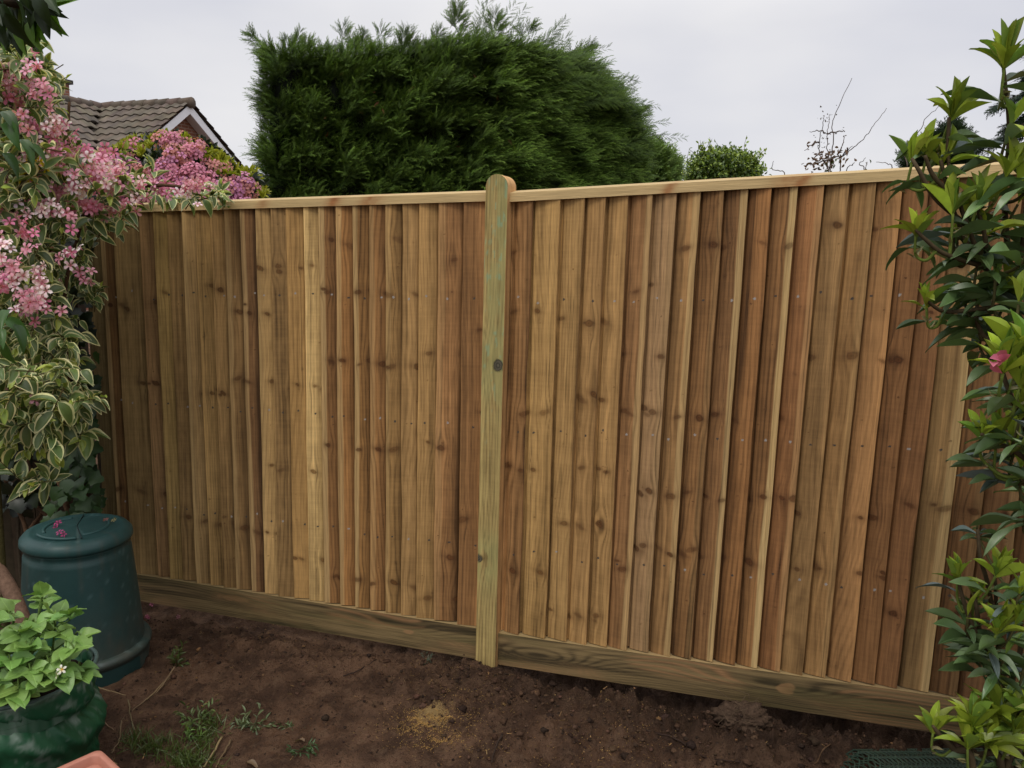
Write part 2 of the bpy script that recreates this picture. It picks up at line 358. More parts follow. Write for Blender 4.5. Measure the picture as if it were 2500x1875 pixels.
RS = [((126, 95, 62), .2, 1, .8, 0, 0, .2), ((142, 114, 73), .15, 1, .4, 0, 0, .3), ((134, 107, 69), .1, 1, .4, 0, 0, .2), ((130, 102, 66), .15, 1, .4, 0, 0, .2), ((133, 105, 68), .1, 1, .4, 0, 0, .1),
 ((118, 88, 58), .15, -1, .4, .4, .12, 0), ((121, 97, 70), .1, -1, .5, .1, 0, 0), ((115, 88, 57), .35, -1, .9, .4, 0, 0), ((111, 82, 52), .25, -1, .8, .1, .1, 0), ((104, 76, 49), .3, -1, .9, .55, 0, 0),
 ((114, 82, 51), .5, -1, .8, 0, .15, 0), ((107, 78, 49), .3, -1, .9, .75, .1, 0), ((114, 81, 52), .3, -1, .5, .2, .25, 0), ((116, 91, 60), .08, -1, .3, 0, 0, .8), ((121, 93, 60), .1, -1, .35, .1, 0, .8), ((122, 92, 60), .1, -1, .35, 0, .25, .7),
 ((108, 78, 50), .1, -1, .3, 0, .2, 0), ((104, 75, 49), .15, -1, .4, 0, .3, 0), ((106, 84, 55), .25, -1, .4, .5, 0, 0), ((98, 72, 46), .2, -1, .5, .1, .2, 0), ((96, 70, 46), .2, -1, .5, .2, .1, 0)]
# rows of knots shared by neighbouring boards of one log: board range -> heights (m above board foot)
LK = {(0, 4): [.42, .98, 1.35], (4, 9): [.32, .95, 1.43], (9, 12): [.30, 1.02, 1.33], (11, 15): [.62, 1.0, 1.52, .2], (15, 21): [.13, .74, 1.42, 1.12, 1.63], (21, 23): [.30, .78, 1.17, 1.28, 1.55, .1], (23, 26): [.47, 1.12, 1.27, 1.4, .95]}
RK = {(0, 2): [.28, .72, .95, 1.35, 1.6], (2, 5): [.12, .73, 1.03, 1.32, .5], (5, 7): [.98, 1.2, 1.45, .35], (6, 13): [.42, .96, 1.58, .66], (13, 17): [.41, .62, 1.19, 1.62], (17, 23): [.28, .67, .93, 1.35, 1.5], (23, 40): [.4, .9, 1.4]}
fence = thing('fence', 'new fence of brown upright boards with a round topped middle post and pale capping', 'fence')
def board_panel(T, S, K, sgn, seed0):
    mb = MB(); uvs = []
    nx, nz_ = 34, 560
    r0 = np.random.RandomState(seed0)
    for k in range(len(T)-1):
        ta, tb = T[k], T[k+1]; w0 = ta-tb; ov = .004
        st_ = S[min(k, len(S)-1)] if k < len(S) else S[-1-(k % 5)]
        H = 1.80; u = np.linspace(0, 1, nx)[:, None]*np.ones((1, nz_)); vz = np.linspace(0, 1, nz_)[None, :]*np.ones((nx, 1))
        seed = seed0+k*37
        edge = (fbm(vz*4+k*9.1, vz*0+k, 77, 3)-.5)*.010                # the visible arris wanders a little
        lean = r0.uniform(-.003, .003)*(vz-.5)*2
        if sgn < 0: s = u*w0; tt = ta-s*1.14+(edge*(1-u)+lean)             # thick edge on the left
        else: s = u*w0; tt = ta+.14*w0-s*1.14+(edge*u+lean)                       # thick edge on the right
        zb = z_bot(tt)+GH+r0.uniform(-.002, .003); zt = z_cap(tt)-CH+.012
        zz = zb+(zt-zb)*vz
        th = (1-u if sgn < 0 else u); dout = r0.uniform(-.002, .004)*th
        out = .006+.023*th+dout-.016*np.exp(-((u-(.845 if sgn < 0 else .138))/(.055 if sgn < 0 else .045))**2)+.0012*np.sin(u*PI)+(fbm(vz*1.6, u*0+k*3.3, 91, 2)-.5)*.004
        hgt = vz*H
        kn = []
        for (a, b), hs in K.items():
            if a <= k < b:
                for q in hs:
                    for _ in range(r0.choice([0, 1, 1, 1, 2])):
                        kn.append((r0.uniform(.05, .95)*w0, q+r0.normal(0, .010), r0.uniform(.006, .0145)))
        for _ in range(r0.randint(3, 7)): kn.append((r0.uniform(.08, .92)*w0, r0.uniform(.03, 1.77), r0.uniform(.0018, .0036)))
        tone, dk, sd_, strp, pl, rd, ca = st_
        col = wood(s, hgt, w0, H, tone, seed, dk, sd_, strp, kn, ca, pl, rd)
        for q in (.36, .88, 1.40):                                     # nail heads into the rails
            ns = (.35 if sgn > 0 else .3)*w0 + r0.uniform(0, .35)*w0; nz2 = q+r0.normal(0, .008)
            d = np.hypot(s-ns, hgt-nz2); col = np.where((d < .0042)[..., None], np.array([.30, .29, .27]) if r0.rand() < .5 else np.array([.05, .045, .04]), col)
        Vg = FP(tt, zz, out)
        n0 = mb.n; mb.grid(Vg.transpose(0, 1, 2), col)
        uvs.append(np.stack([s+k*.7, np.zeros_like(s)+k, hgt+k*3.1], -1).reshape(-1, 3))
        e = 0 if sgn < 0 else nx-1                                     # thick edge wall, full height
        lo_ = FP(tt[e], zz[e], out[e]-.012)
        ec = np.clip(col[e]*1.25+.02, 0, .7)
        mb.grid(np.stack([Vg[e], lo_]), np.stack([ec, ec])); uvs.append(np.stack([np.stack([np.zeros(nz_)+k*.7+q, np.zeros(nz_), hgt[e]+k], -1) for q in (0, .012)]).reshape(-1, 3))
        bt = np.stack([Vg[:, 0], FP(tt[:, 0], zz[:, 0], 0*out[:, 0]-.004)])
        mb.grid(bt, np.stack([col[:, 0], col[:, 0]])); uvs.append(np.zeros((2*nx, 3)))
        bk = np.array([FP(tt[0, 0], zz[0, 0], -.006), FP(tt[-1, 0], zz[-1, 0], -.006), FP(tt[-1, -1], zz[-1, -1], -.006), FP(tt[0, -1], zz[0, -1], -.006)]); mb.add(bk, [[0, 3, 2, 1]], col=lin(*tone)*LIGHT); uvs.append(np.zeros((4, 3)))
    fs = [np.concatenate(mb.f4)]
    return mesh('board_panel', np.concatenate(mb.v), fs, M_WOOD, fence, np.concatenate(mb.c), True, np.concatenate(uvs))
bpL = board_panel(LT, LS, LK, -1, 100); bpR = board_panel(RT, RS, RK, 1, 5000)
for o in (bpL, bpR):
    o.data.polygons.foreach_set('use_smooth', np.ones(len(o.data.polygons), bool))
bpL['label'] = 'board panel with one cream board and a dark red stained board'; bpR['label'] = 'board panel of browner boards with pale right edges'
tL, tR = LT[0], RT[-1]
PT = .5*(on_fence(1226-31, 900)[0]+on_fence(1226+31, 900)[0])         # post centre along the fence
PT = on_fence(1209, 1030)[0]-.005; PW = .046
def beam(name, ta, tb, za, zb, o0, o1, mat, colf, nt_=300, nh=26, topslope=0.0):
    """a long board along the fence with its own colour map; za, zb: functions of t"""
    mb = MB(); uv = []
    t = np.linspace(ta, tb, nt_)[:, None]*np.ones((1, nh)); h = np.linspace(0, 1, nh)[None, :]*np.ones((nt_, 1))
    z = za(t)+(zb(t)-za(t))*h; L = np.abs(t-ta); hh = (zb(t)-za(t))*h
    col = colf(hh, L); mb.grid(FP(t, z, np.full_like(t, o1)), col); uv.append(np.stack([L, L*0, hh], -1).reshape(-1, 3))
    # top
    n2 = 8; t2 = t[:, :1]*np.ones((1, n2)); q = np.linspace(0, 1, n2)[None, :]*np.ones((nt_, 1))
    V2 = FP(t2, zb(t2)+topslope*q, o1-(o1-o0)*q); c2 = np.clip(colf(hh[:, -1:]+q*.05, L[:, :1]*np.ones((1, n2)))*.4+(lin(176, 152, 106)*.95)*.6, 0, .8)
    mb.grid(V2, c2); uv.append(np.stack([L[:, :1]*np.ones((1, n2)), q*0, .2+q*.05], -1).reshape(-1, 3))
    V3 = FP(t2, za(t2), o1-(o1-o0)*q); mb.grid(V3, c2); uv.append(np.stack([L[:, :1]*np.ones((1, n2)), q*0, .4+q*.05], -1).reshape(-1, 3))
    for e in (0, -1):
        te = t[e, 0]; V4 = np.array([FP(te, za(te), o1), FP(te, zb(te), o1), FP(te, zb(te)+topslope, o0), FP(te, za(te), o0)])
        mb.add(V4, [[0, 1, 2, 3]], col=col[e].mean(0)*1.1); uv.append(np.zeros((4, 3)))
    V5 = np.array([FP(ta, za(ta), o0), FP(tb, za(tb), o0), FP(tb, zb(tb)+topslope, o0), FP(ta, zb(ta)+topslope, o0)]); mb.add(V5, [[0, 1, 2, 3]], col=col.reshape(-1, 3).mean(0)); uv.append(np.zeros((4, 3)))
    return mesh(name, np.concatenate(mb.v), [np.concatenate(mb.f4)], mat, fence, np.concatenate(mb.c), False, np.concatenate(uv))
def gravel_col(seed, eyes, pinks=()):
    def f(h, L):
        base = lin(100, 84, 56)*LIGHT*.84
        x = h+0.0
        lv = 78*(h-.03)+6.5*(fbm(L*1.0, h*4, seed, 3)-.5)
        for (l0, h0, a, b) in eyes: lv = lv+a*np.exp(-(((L-l0)/b)**2+((h-h0)/.05)**2))
        g = .5+.5*np.sin(lv*2*PI+.6*vn(L*9, h*40, seed)); g = g**2
        v = 1+(fbm(h*26+lv*.12, L*1.2, seed+3, 4)-.5)*1.5+(fbm(h*110, L*2.0, seed+5, 4, .65)-.5)*1.1-.45*g
        col = base*np.clip(v, .3, 1.7)[..., None]
        og = (g*sstep(.46, .62, fbm(L*2.5, h*9, seed+9, 3)))[..., None]
        for (l0, h0, rl, rh) in pinks: og = np.maximum(og, (sstep(1.1, .8, np.hypot((L-l0)/rl, (h-h0)/rh)+.5*(vn(L*30, h*60, seed)-.5)))[..., None])
        og = og*.8; col = col*(1-.8*og)+lin(152, 114, 78)*1.15*.8*og
        ol = sstep(.5, .75, fbm(L*1.8, h*13, seed+15, 3))[..., None]
        return np.clip(col*(1-ol*np.array([.42, .36, .42])), .01, .7)
    return f
beam('gravel_board', tL, PT+PW, lambda t: z_bot(t), lambda t: z_bot(t)+GH-.003, .0, .034, M_GRAVEL, gravel_col(3, [(1.2, .07, 4.2, .42), (1.75, .075, 4.0, .25)], [(.83, .10, .1, .014), (1.78, .075, .03, .012)]), 620, 40)
beam('gravel_board', PT-PW, tR, lambda t: z_bot(t), lambda t: z_bot(t)+GH-.003, .0, .034, M_GRAVEL, gravel_col(13, [(.18, .06, 6.5, .26), (1.1, .08, 4.8, .3)], [(1.18, .088, .035, .022)]), 800, 40)
def cap_col(seed, knots):
    def f(h, L):
        base = lin(188, 163, 116)*1.0
        v = 1+(fbm(h*130, L*2, seed, 3)-.5)*.35+(fbm(L*3, h*20, seed+2, 2)-.5)*.25-.12*(.5+.5*np.sin((h*170+2*fbm(L*1.5, h*8, seed+4, 2))*6))
        col = base*np.clip(v, .4, 1.5)[..., None]
        for (l0, w, a) in knots:
            e = np.exp(-(((L-l0-(h-.015)*.6)/w)**2))*a*(.55+.9*fbm(L*60, h*70, seed+8, 2)); e = e[..., None]
            col = col*(1-e)+lin(152, 108, 68)*1.0*e
        return np.clip(col, .02, .8)
    return f
beam('capping_rail', tL+.01, PT+PW, lambda t: z_cap(t)-CH-.010, lambda t: z_cap(t)-.010, -.034, .036, M_GRAVEL, cap_col(21, [(.62, .02, .5), (1.06, .03, .6), (1.42, .035, .9), (1.6, .05, .8), (.3, .02, .4)]), 420, 12, .014)
beam('capping_rail', PT-PW, tR, lambda t: z_cap(t)-CH-.010, lambda t: z_cap(t)-.010, -.034, .036, M_GRAVEL, cap_col(41, [(.62, .022, .95), (1.03, .05, .7), (1.08, .022, .95), (1.5, .03, .6)]), 520, 12, .014)
def rails():
    for (a, b) in ((tL, PT), (PT, tR)):
        for fr in (.2, .5, .8):
            m = MB(); ta, tb = a, b
            za = lambda t: float(z_bot(t)+GH+1.80*fr)
            A, B = FP(ta, za(ta), -.035), FP(tb, za(tb), -.035)
            m.box((A+B)/2, [(B-A)/2, N_*.026, (0, 0, .035)], lin(130, 105, 70)*1.6); m.build('arris_rail', M_DARK, fence, False)
rails()
def post():
    mb = MB(); uv = []; D2 = .10
    zb = float(z_bot(PT))-.25; zs = on_fence(1226, 421)[1]-.012-PW
    H = zs-zb; ns, nz2 = 20, 420
    s = np.linspace(0, 1, ns)[:, None]*np.ones((1, nz2)); v = np.linspace(0, 1, nz2)[None, :]*np.ones((ns, 1))
    top = zs+np.sqrt(np.maximum(PW**2-(PW*(2*s-1))**2, 0))
    z = zb+(top-zb)*v; t = PT+PW-2*PW*s; ss = s*2*PW
    def colf(ss, z):
        kn = [(.070, on_fence(1222, 887)[1], .026), (.006, on_fence(1190, 1352)[1], .017), (.083, on_fence(1240, 452)[1], .009)]
        base = wood(ss, z, 2*PW, 2.2, (127, 111, 73), 909, .1, 1, 1.3, kn, .1)
        gm = sstep(.42, .62, fbm(ss*26, z*5, 71, 4, .6))*(.6*sstep(1.0, 1.7, z)+.12)+.9*np.exp(-((z-kn[0][1]+.035)/.14)**2)*sstep(.22, .45, fbm(ss*40, z*14, 5, 3))+.9*np.exp(-((z-kn[1][1])/.11)**2)*sstep(.3, .5, fbm(ss*40, z*14, 6, 3))
        gm = np.clip(gm*.8+.10*sstep(1.2, 1.6, z), 0, .62)[..., None]
        gcol = lin(124, 120, 76)*LIGHT
        base = base*(1-gm)+gcol*gm*(.75+.5*fbm(ss*160, z*8, 44, 3))[..., None]
        tq = (sstep(.66, .75, fbm(ss*70, z*22, 87, 3, .6))*sstep(.8, 1.4, z))[..., None]
        base = base*(1-.6*tq)+lin(112, 138, 108)*1.3*.6*tq
        for (ks, kz, r) in kn[:2]:
            d = np.hypot((ss-ks)*1.15, z-kz)/r*(1+.35*(fbm(ss*70, z*70, 5, 3)-.5)); e = sstep(1.1, .85, d)[..., None]
            base = base*(1-e)+e*(lin(70, 66, 54)*1.2*(1+.5*np.sin(d*13)*sstep(1, .5, d)-.6*sstep(.6, 1, d))[..., None])
        return np.clip(base, .01, .7)
    col = colf(ss, z); o1 = .062; o0 = o1-D2
    mb.grid(FP(t, z, np.full_like(t, o1)), col); uv.append(np.stack([ss, ss*0, z], -1).reshape(-1, 3))
    # perimeter (left side, round top, right side) swept to the back
    per = [(PT+PW, q) for q in np.linspace(zb, zs, 200)]+[(PT+PW*math.cos(a), zs+PW*math.sin(a)) for a in np.linspace(0, PI, 24)[1:-1]]+[(PT-PW, q) for q in np.linspace(zs, zb, 200)]
    per = np.array(per); nd = 10; q = np.linspace(0, 1, nd)[None, :]*np.ones((len(per), 1))
    pt = per[:, :1]*np.ones((1, nd)); pz = per[:, 1:]*np.ones((1, nd))
    c2 = wood(q*D2, pz, D2, 2.2, (150, 118, 80), 333, 0, 1, .6)
    mb.grid(FP(pt, pz, o1-D2*q), c2); uv.append(np.stack([q*D2+.3, q*0, pz], -1).reshape(-1, 3))
    tb_ = np.concatenate([FP(t[:, :1], zb+0*t[:, :1], o0+0*t[:, :1]), FP(t[:, -1:], z[:, -1:], o0+0*t[:, -1:])], 1); mb.grid(tb_, (.3, .22, .12)); uv.append(np.zeros((2*ns, 3)))
    mesh('post', np.concatenate(mb.v), [np.concatenate(mb.f4)], M_WOOD, fence, np.concatenate(mb.c), False, np.concatenate(uv))
post()

# ------------------------------------------------------------------ foliage kit
def leaf_tpl(shape, nl=6, xs=(-1, -.74, -.72, 0, .72, .74, 1), bend=.25, fold=.25, wave=0.0, twist=0.0, mtip=.93):
    V, m = [], []
    for i in range(nl+1):
        y = i/nl; hw = shape(y)
        for x in xs:
            z = fold*abs(x)*hw-bend*y*y+wave*math.sin(y*9+x*2)*abs(x)
            V.append((x*hw, y*(1-.25*bend*y), z+twist*x*hw*y)); m.append(1.0 if abs(x) > .73 or y > mtip else 0.0)
    w = len(xs); Fq = [[i*w+j, i*w+j+1, (i+1)*w+j+1, (i+1)*w+j] for i in range(nl) for j in range(w-1)]
    return np.array(V), np.array(Fq), np.array(m)
oval = lambda y: .5*math.sin(PI*min(1, max(0, y))**.82)**.85+.004 if 0 < y < 1 else .004
lance = lambda y: (.5*math.sin(PI*y**1.15)**.8+.01) if 0 < y < 1 else .01
ovate = lambda y: (.5*(math.sin(PI*y**.62))**.9+.006) if 0 < y < 1 else .006
def unit(v): v = np.asarray(v, float); return v/(np.linalg.norm(v)+1e-9)
class Foliage:
    def __init__(s): s.d = {}
    def add(s, key, tpl, pos, dr, nrm, ln, wd, col, mcol=None):
        y = unit(dr); x = np.cross(y, nrm); x = unit(x); z = np.cross(x, y)
        s.d.setdefault(key, (tpl, []))[1].append((pos, x*wd, y*ln, z*ln, col, col if mcol is None else mcol))
    def build(s, name, mat, parent):
        Vs, Fs, Cs, n = [], [], [], 0
        for tpl, L in s.d.values():
            V, Fq, m = tpl; k = len(V); N = len(L)
            p = np.array([a[0] for a in L]); X_ = np.array([a[1] for a in L]); Y_ = np.array([a[2] for a in L]); Z_ = np.array([a[3] for a in L])
            W_ = p[:, None]+V[None, :, :1]*X_[:, None]+V[None, :, 1:2]*Y_[:, None]+V[None, :, 2:]*Z_[:, None]
            c = np.array([a[4] for a in L])[:, None]; mc = np.array([a[5] for a in L])[:, None]
            cc = c*(1-m[None, :, None])+mc*m[None, :, None]
            Vs.append(W_.reshape(-1, 3)); Cs.append(cc.reshape(-1, 3))
            Fs.append((Fq[None]+(np.arange(N)*k)[:, None, None]+n).reshape(-1, Fq.shape[1])); n += N*k
        return mesh(name, np.concatenate(Vs), Fs, mat, parent, np.concatenate(Cs), True)
def rv(s=1.0): return rng.normal(0, s, 3)
def jit(c, a=.18): return np.asarray(c)*(1+rng.uniform(-a, a))*(1+rng.uniform(-.06, .06, 3))
def perp(d):
    a = rv(); a -= d*(a@d); return unit(a)
UP = np.array([0, 0, 1.])
def to_cam(p): return unit(np.array([0, 0, CAMZ])-p)
def inpoly(x, y, poly):
    c = False; n = len(poly)
    for i in range(n):
        (x1, y1), (x2, y2) = poly[i], poly[i-1]
        if (y1 > y) != (y2 > y) and x < (x2-x1)*(y-y1)/(y2-y1)+x1: c = not c
    return c
def sample(poly, n):
    a = np.array(poly); lo, hi = a.min(0), a.max(0); out = []
    while len(out) < n:
        q = rng.uniform(lo, hi)
        if inpoly(q[0], q[1], poly): out.append(q)
    return out
# a five-petalled trumpet: faces built once
def flower_tpl(pet=5, tube=.5, flare=.5, pw=.34):
    V, Fq, m = [], [], []
    for k in range(pet):
        a = 2*PI*k/pet; ca, sa = math.cos(a), math.sin(a)
        b = len(V)
        prof = [(.0, .05, .06), (.12, tube, .09), (.30, tube+.12, pw*.8), (.52, tube+.10, pw), (.66, tube+.02, .05)]
        for (r, h, w_) in prof:
            for sx in (-1, 0, 1):
                x = r*ca-sx*w_*.5*sa; z = r*sa+sx*w_*.5*ca
                V.append((x, h-(.04 if sx == 0 else 0), z)); m.append(max(0, 1-r/.42))
        for i in range(len(prof)-1):
            for j in range(2): Fq.append([b+i*3+j, b+i*3+j+1, b+(i+1)*3+j+1, b+(i+1)*3+j])
    return np.array(V), np.array(Fq), np.array(m)
FLOWER = flower_tpl()
W_LEAF = [leaf_tpl(oval, bend=b, fold=f_, wave=w_, twist=t_) for b, f_, w_, t_ in ((.15, .35, .02, 0), (.35, .25, .03, .2), (.5, .3, .02, -.2), (.05, .4, .03, .1))]
SIMPLE = (-1, -.5, 0, .5, 1)
P_LEAF = [leaf_tpl(ovate, nl=7, xs=SIMPLE, bend=b, fold=f_, wave=w_, twist=t_) for b, f_, w_, t_ in ((.2, .2, .03, 0), (.4, .15, .04, .15), (.1, .3, .03, -.15))]
RIB = (-1, -.5, -.08, 0, .08, .5, 1)
def rib(t): return t[0], t[1], np.tile([0, 0, 0, 1., 0, 0, 0], len(t[0])//7)
R_LEAF = [rib(leaf_tpl(lance, nl=8, xs=RIB, bend=b, fold=f_, twist=t_, wave=w_)) for b, f_, t_, w_ in ((.05, .35, 0, .015), (.2, .3, .15, .02), (.38, .2, -.15, .03), (-.12, .45, .1, .01))]
P_LEAF = [rib(leaf_tpl(lambda y: .55*oval(y)+.45*ovate(y), nl=8, xs=RIB, bend=b, fold=f_, wave=w_, twist=t_)) for b, f_, w_, t_ in ((.2, .2, .04, 0), (.4, .15, .05, .15), (.1, .3, .04, -.15))]
S_LEAF = [leaf_tpl(oval, nl=3, xs=(-1, 0, 1), bend=b, fold=.3) for b in (.1, .35)]

# ------------------------------------------------------------------ variegated pink shrub on the left
def weigela():
    root = thing('flowering_shrub', 'large shrub with cream edged leaves and pale pink flowers, behind the compost bin', 'shrub')
    lf, fl, st = Foliage(), Foliage(), MB()
    A1 = [(-60, 60), (35, 75), (90, 130), (105, 190), (98, 240), (128, 296), (215, 350), (330, 385), (455, 405), (480, 425), (440, 436), (310, 436), (285, 470), (230, 496), (175, 500), (192, 560), (196, 640), (168, 700), (164, 790), (182, 880), (174, 920), (150, 960), (90, 960), (-60, 940)]
    base = G(140, 1300, -.12)
    base = np.array([base[0]-.1, 3.55, -.14])
    pts = sample(A1, 430)
    dep = lambda x, y: 3.02+.0013*max(0, x)+rng.uniform(-.28, .42) - (.25 if y > 780 else 0)
    cream = lin(216, 212, 154); 
    def shoot(p, d, n, sz):
        ax = unit(d); L = sz*rng.uniform(1.4, 2.4)
        for k in range(n):
            f = (k//2+.5)/(n/2); a = perp(ax)
            if k % 2: a = -a0
            a0 = a
            spread = 1.15*(1-f)+.25+rng.uniform(-.2, .2)
            dr = unit(ax*math.cos(spread)+a*math.sin(spread)+np.array([0, 0, -.12])+rv(.12))
            nr = unit(UP*1.0+to_cam(p)*.5+rv(.35))
            pos = p+ax*L*(f-.5)
            young = f > .85
            depthdark = 1.0
            c = jit(lin(94, 114, 60) if not young else lin(146, 160, 66), .3)*(.65+.5*rng.rand())
            mc = rng.uniform(.6, 1.1)*jit(cream if not young else lin(176, 184, 84)*.8, .2)
            ln = sz*rng.uniform(.75, 1.25)*(1-.45*max(0, f-.6)/.4)
            lf.add(rng.randint(4), W_LEAF[0], pos, dr, nr, ln, ln*rng.uniform(.36, .5), c, mc)
        st.tube([p-ax*L*.7, p+ax*L*.3], [.0025, .0012], 4, lin(96, 84, 50)*.7, cap=False)
    for q in pts:
        p = P(q[0], q[1], dep(*q)); out = np.array([.35*(q[0]-60)/150, -.75, .25*(520-q[1])/400])
        shoot(p, out+rv(.45), rng.randint(6, 11), rng.uniform(.055, .088))
    # lower leafy branch in front of the trunks, and thin tips that stand free
    for (x, y, d_) in [(50, 900, 2.75), (95, 880, 2.75), (120, 905, 2.75), (160, 905, 2.85), (70, 860, 2.8), (150, 870, 2.8), (110, 930, 2.75), (60, 930, 2.8), (175, 940, 2.9), (30, 850, 2.8), (190, 870, 2.9), (85, 1020, 2.8), (100, 1040, 2.8), (15, 1010, 2.7)]:
        shoot(P(x, y, d_), np.array([.3, -.8, .35])+rv(.35), rng.randint(8, 12), rng.uniform(.075, .10))
    for (x, y) in [(25, 85), (10, 70), (45, 105), (95, 150), (108, 165), (118, 195), (60, 95), (270, 350), (330, 375), (480, 425), (470, 415), (290, 440), (260, 490), (220, 500), (205, 645), (212, 635)]:
        shoot(P(x, y, 3.1+.001*x), np.array([.4, -.5, .7])+rv(.3), 9, .065)
    lf.d = {k: (W_LEAF[k], v[1]) for k, v in lf.d.items()}
    fpts = [(-5, 380), (45, 350), (20, 480), (120, 330), (70, 590), (30, 620), (15, 545), (200, 355), (185, 445), (225, 395), (280, 385), (330, 415), (415, 405), (10, 165), (75, 205), (110, 265), (90, 290), (30, 160), (60, 140), (95, 190), (98, 228), (40, 215), (25, 265), (75, 270), (110, 280), (118, 262), (138, 305), (90, 320), (130, 330), (165, 330), (190, 350), (140, 365), (175, 390), (215, 340), (232, 370), (260, 392), (240, 430), (200, 440), (300, 400), (330, 398), (395, 395), (420, 392), (450, 408), (400, 420), (20, 540), (60, 545), (35, 580), (15, 510), (70, 635), (60, 660), (85, 625), (55, 610), (100, 640), (70, 690), (95, 670), (190, 600), (165, 440), (245, 462), (150, 545), (75, 500), (15, 600), (30, 450), (70, 440), (110, 450), (5, 425), (125, 420), (275, 455), (50, 180), (15, 130), (20, 205), (60, 240), (235, 405), (180, 420), (350, 410), (85, 395), (140, 470), (40, 480), (10, 830), (75, 845), (180, 372), (150, 345), (110, 305), (205, 385), (255, 365), (225, 450), (375, 405), (435, 420), (310, 425)]
    for (x, y) in fpts:
        c0 = P(x+rng.normal(0, 4), y+rng.normal(0, 4), 2.77+.0016*max(0, x)-(.10 if y > 480 else 0)+rng.uniform(-.10, .12))
        pale = rng.rand() < .38; n = rng.randint(4, 8)
        if y > 800: n = 2
        for k in range(n):
            d = unit(np.array([.2, -.85, .3])+rv(.5)); s = rng.uniform(.030, .040)
            c = lin(250, 234, 236) if pale and rng.rand() < .7 else (lin(230, 172, 190) if rng.rand() < .7 else lin(212, 130, 160))
            fl.add(0, FLOWER, c0+rv(.02)-d*s*.4, d, perp(d), s, s, jit(c, .1)*.9, jit(lin(212, 112, 144), .1)*.85)
            # second axis scale is carried by the width
    # woody stems
    stems = [[(165, 1180), (140, 1080), (105, 960), (80, 800), (60, 560)], [(200, 1150), (165, 1000), (150, 860), (140, 640), (180, 470)], [(60, 1160), (20, 1060), (-10, 960), (-20, 700)], [(120, 1150), (75, 1080), (55, 960), (30, 760), (40, 420), (60, 180)], [(180, 470), (240, 420), (340, 400), (440, 412)], [(40, 560), (80, 400), (140, 300), (150, 220)], [(60, 1150), (90, 1110), (125, 1060)]]
    wd = MB()
    for i, sp_ in enumerate(stems):
        pp = np.array([P(x, y, 3.25+.03*i+.45*float(sstep(650, 960, y))) for x, y in sp_])
        if i in (0, 1, 2, 3): pp = np.vstack([[pp[0][0]+.01, pp[0][1]+.01, -.2], pp])
        pp = bez(pp, 8); r = np.linspace(.019 if i < 2 else .013, .005, len(pp))*(1+.12*np.sin(np.arange(len(pp))*1.7))
        wd.tube(pp, r, 9, lin(98, 74, 54)*.62)
    wd.build('stem', M_BARK, root); tag(st.build('twig', M_TWIG, root), kind='stuff')
    lf.build('foliage', M_LEAF, root)
    fl.build('flowers', M_PETAL, root)
weigela()

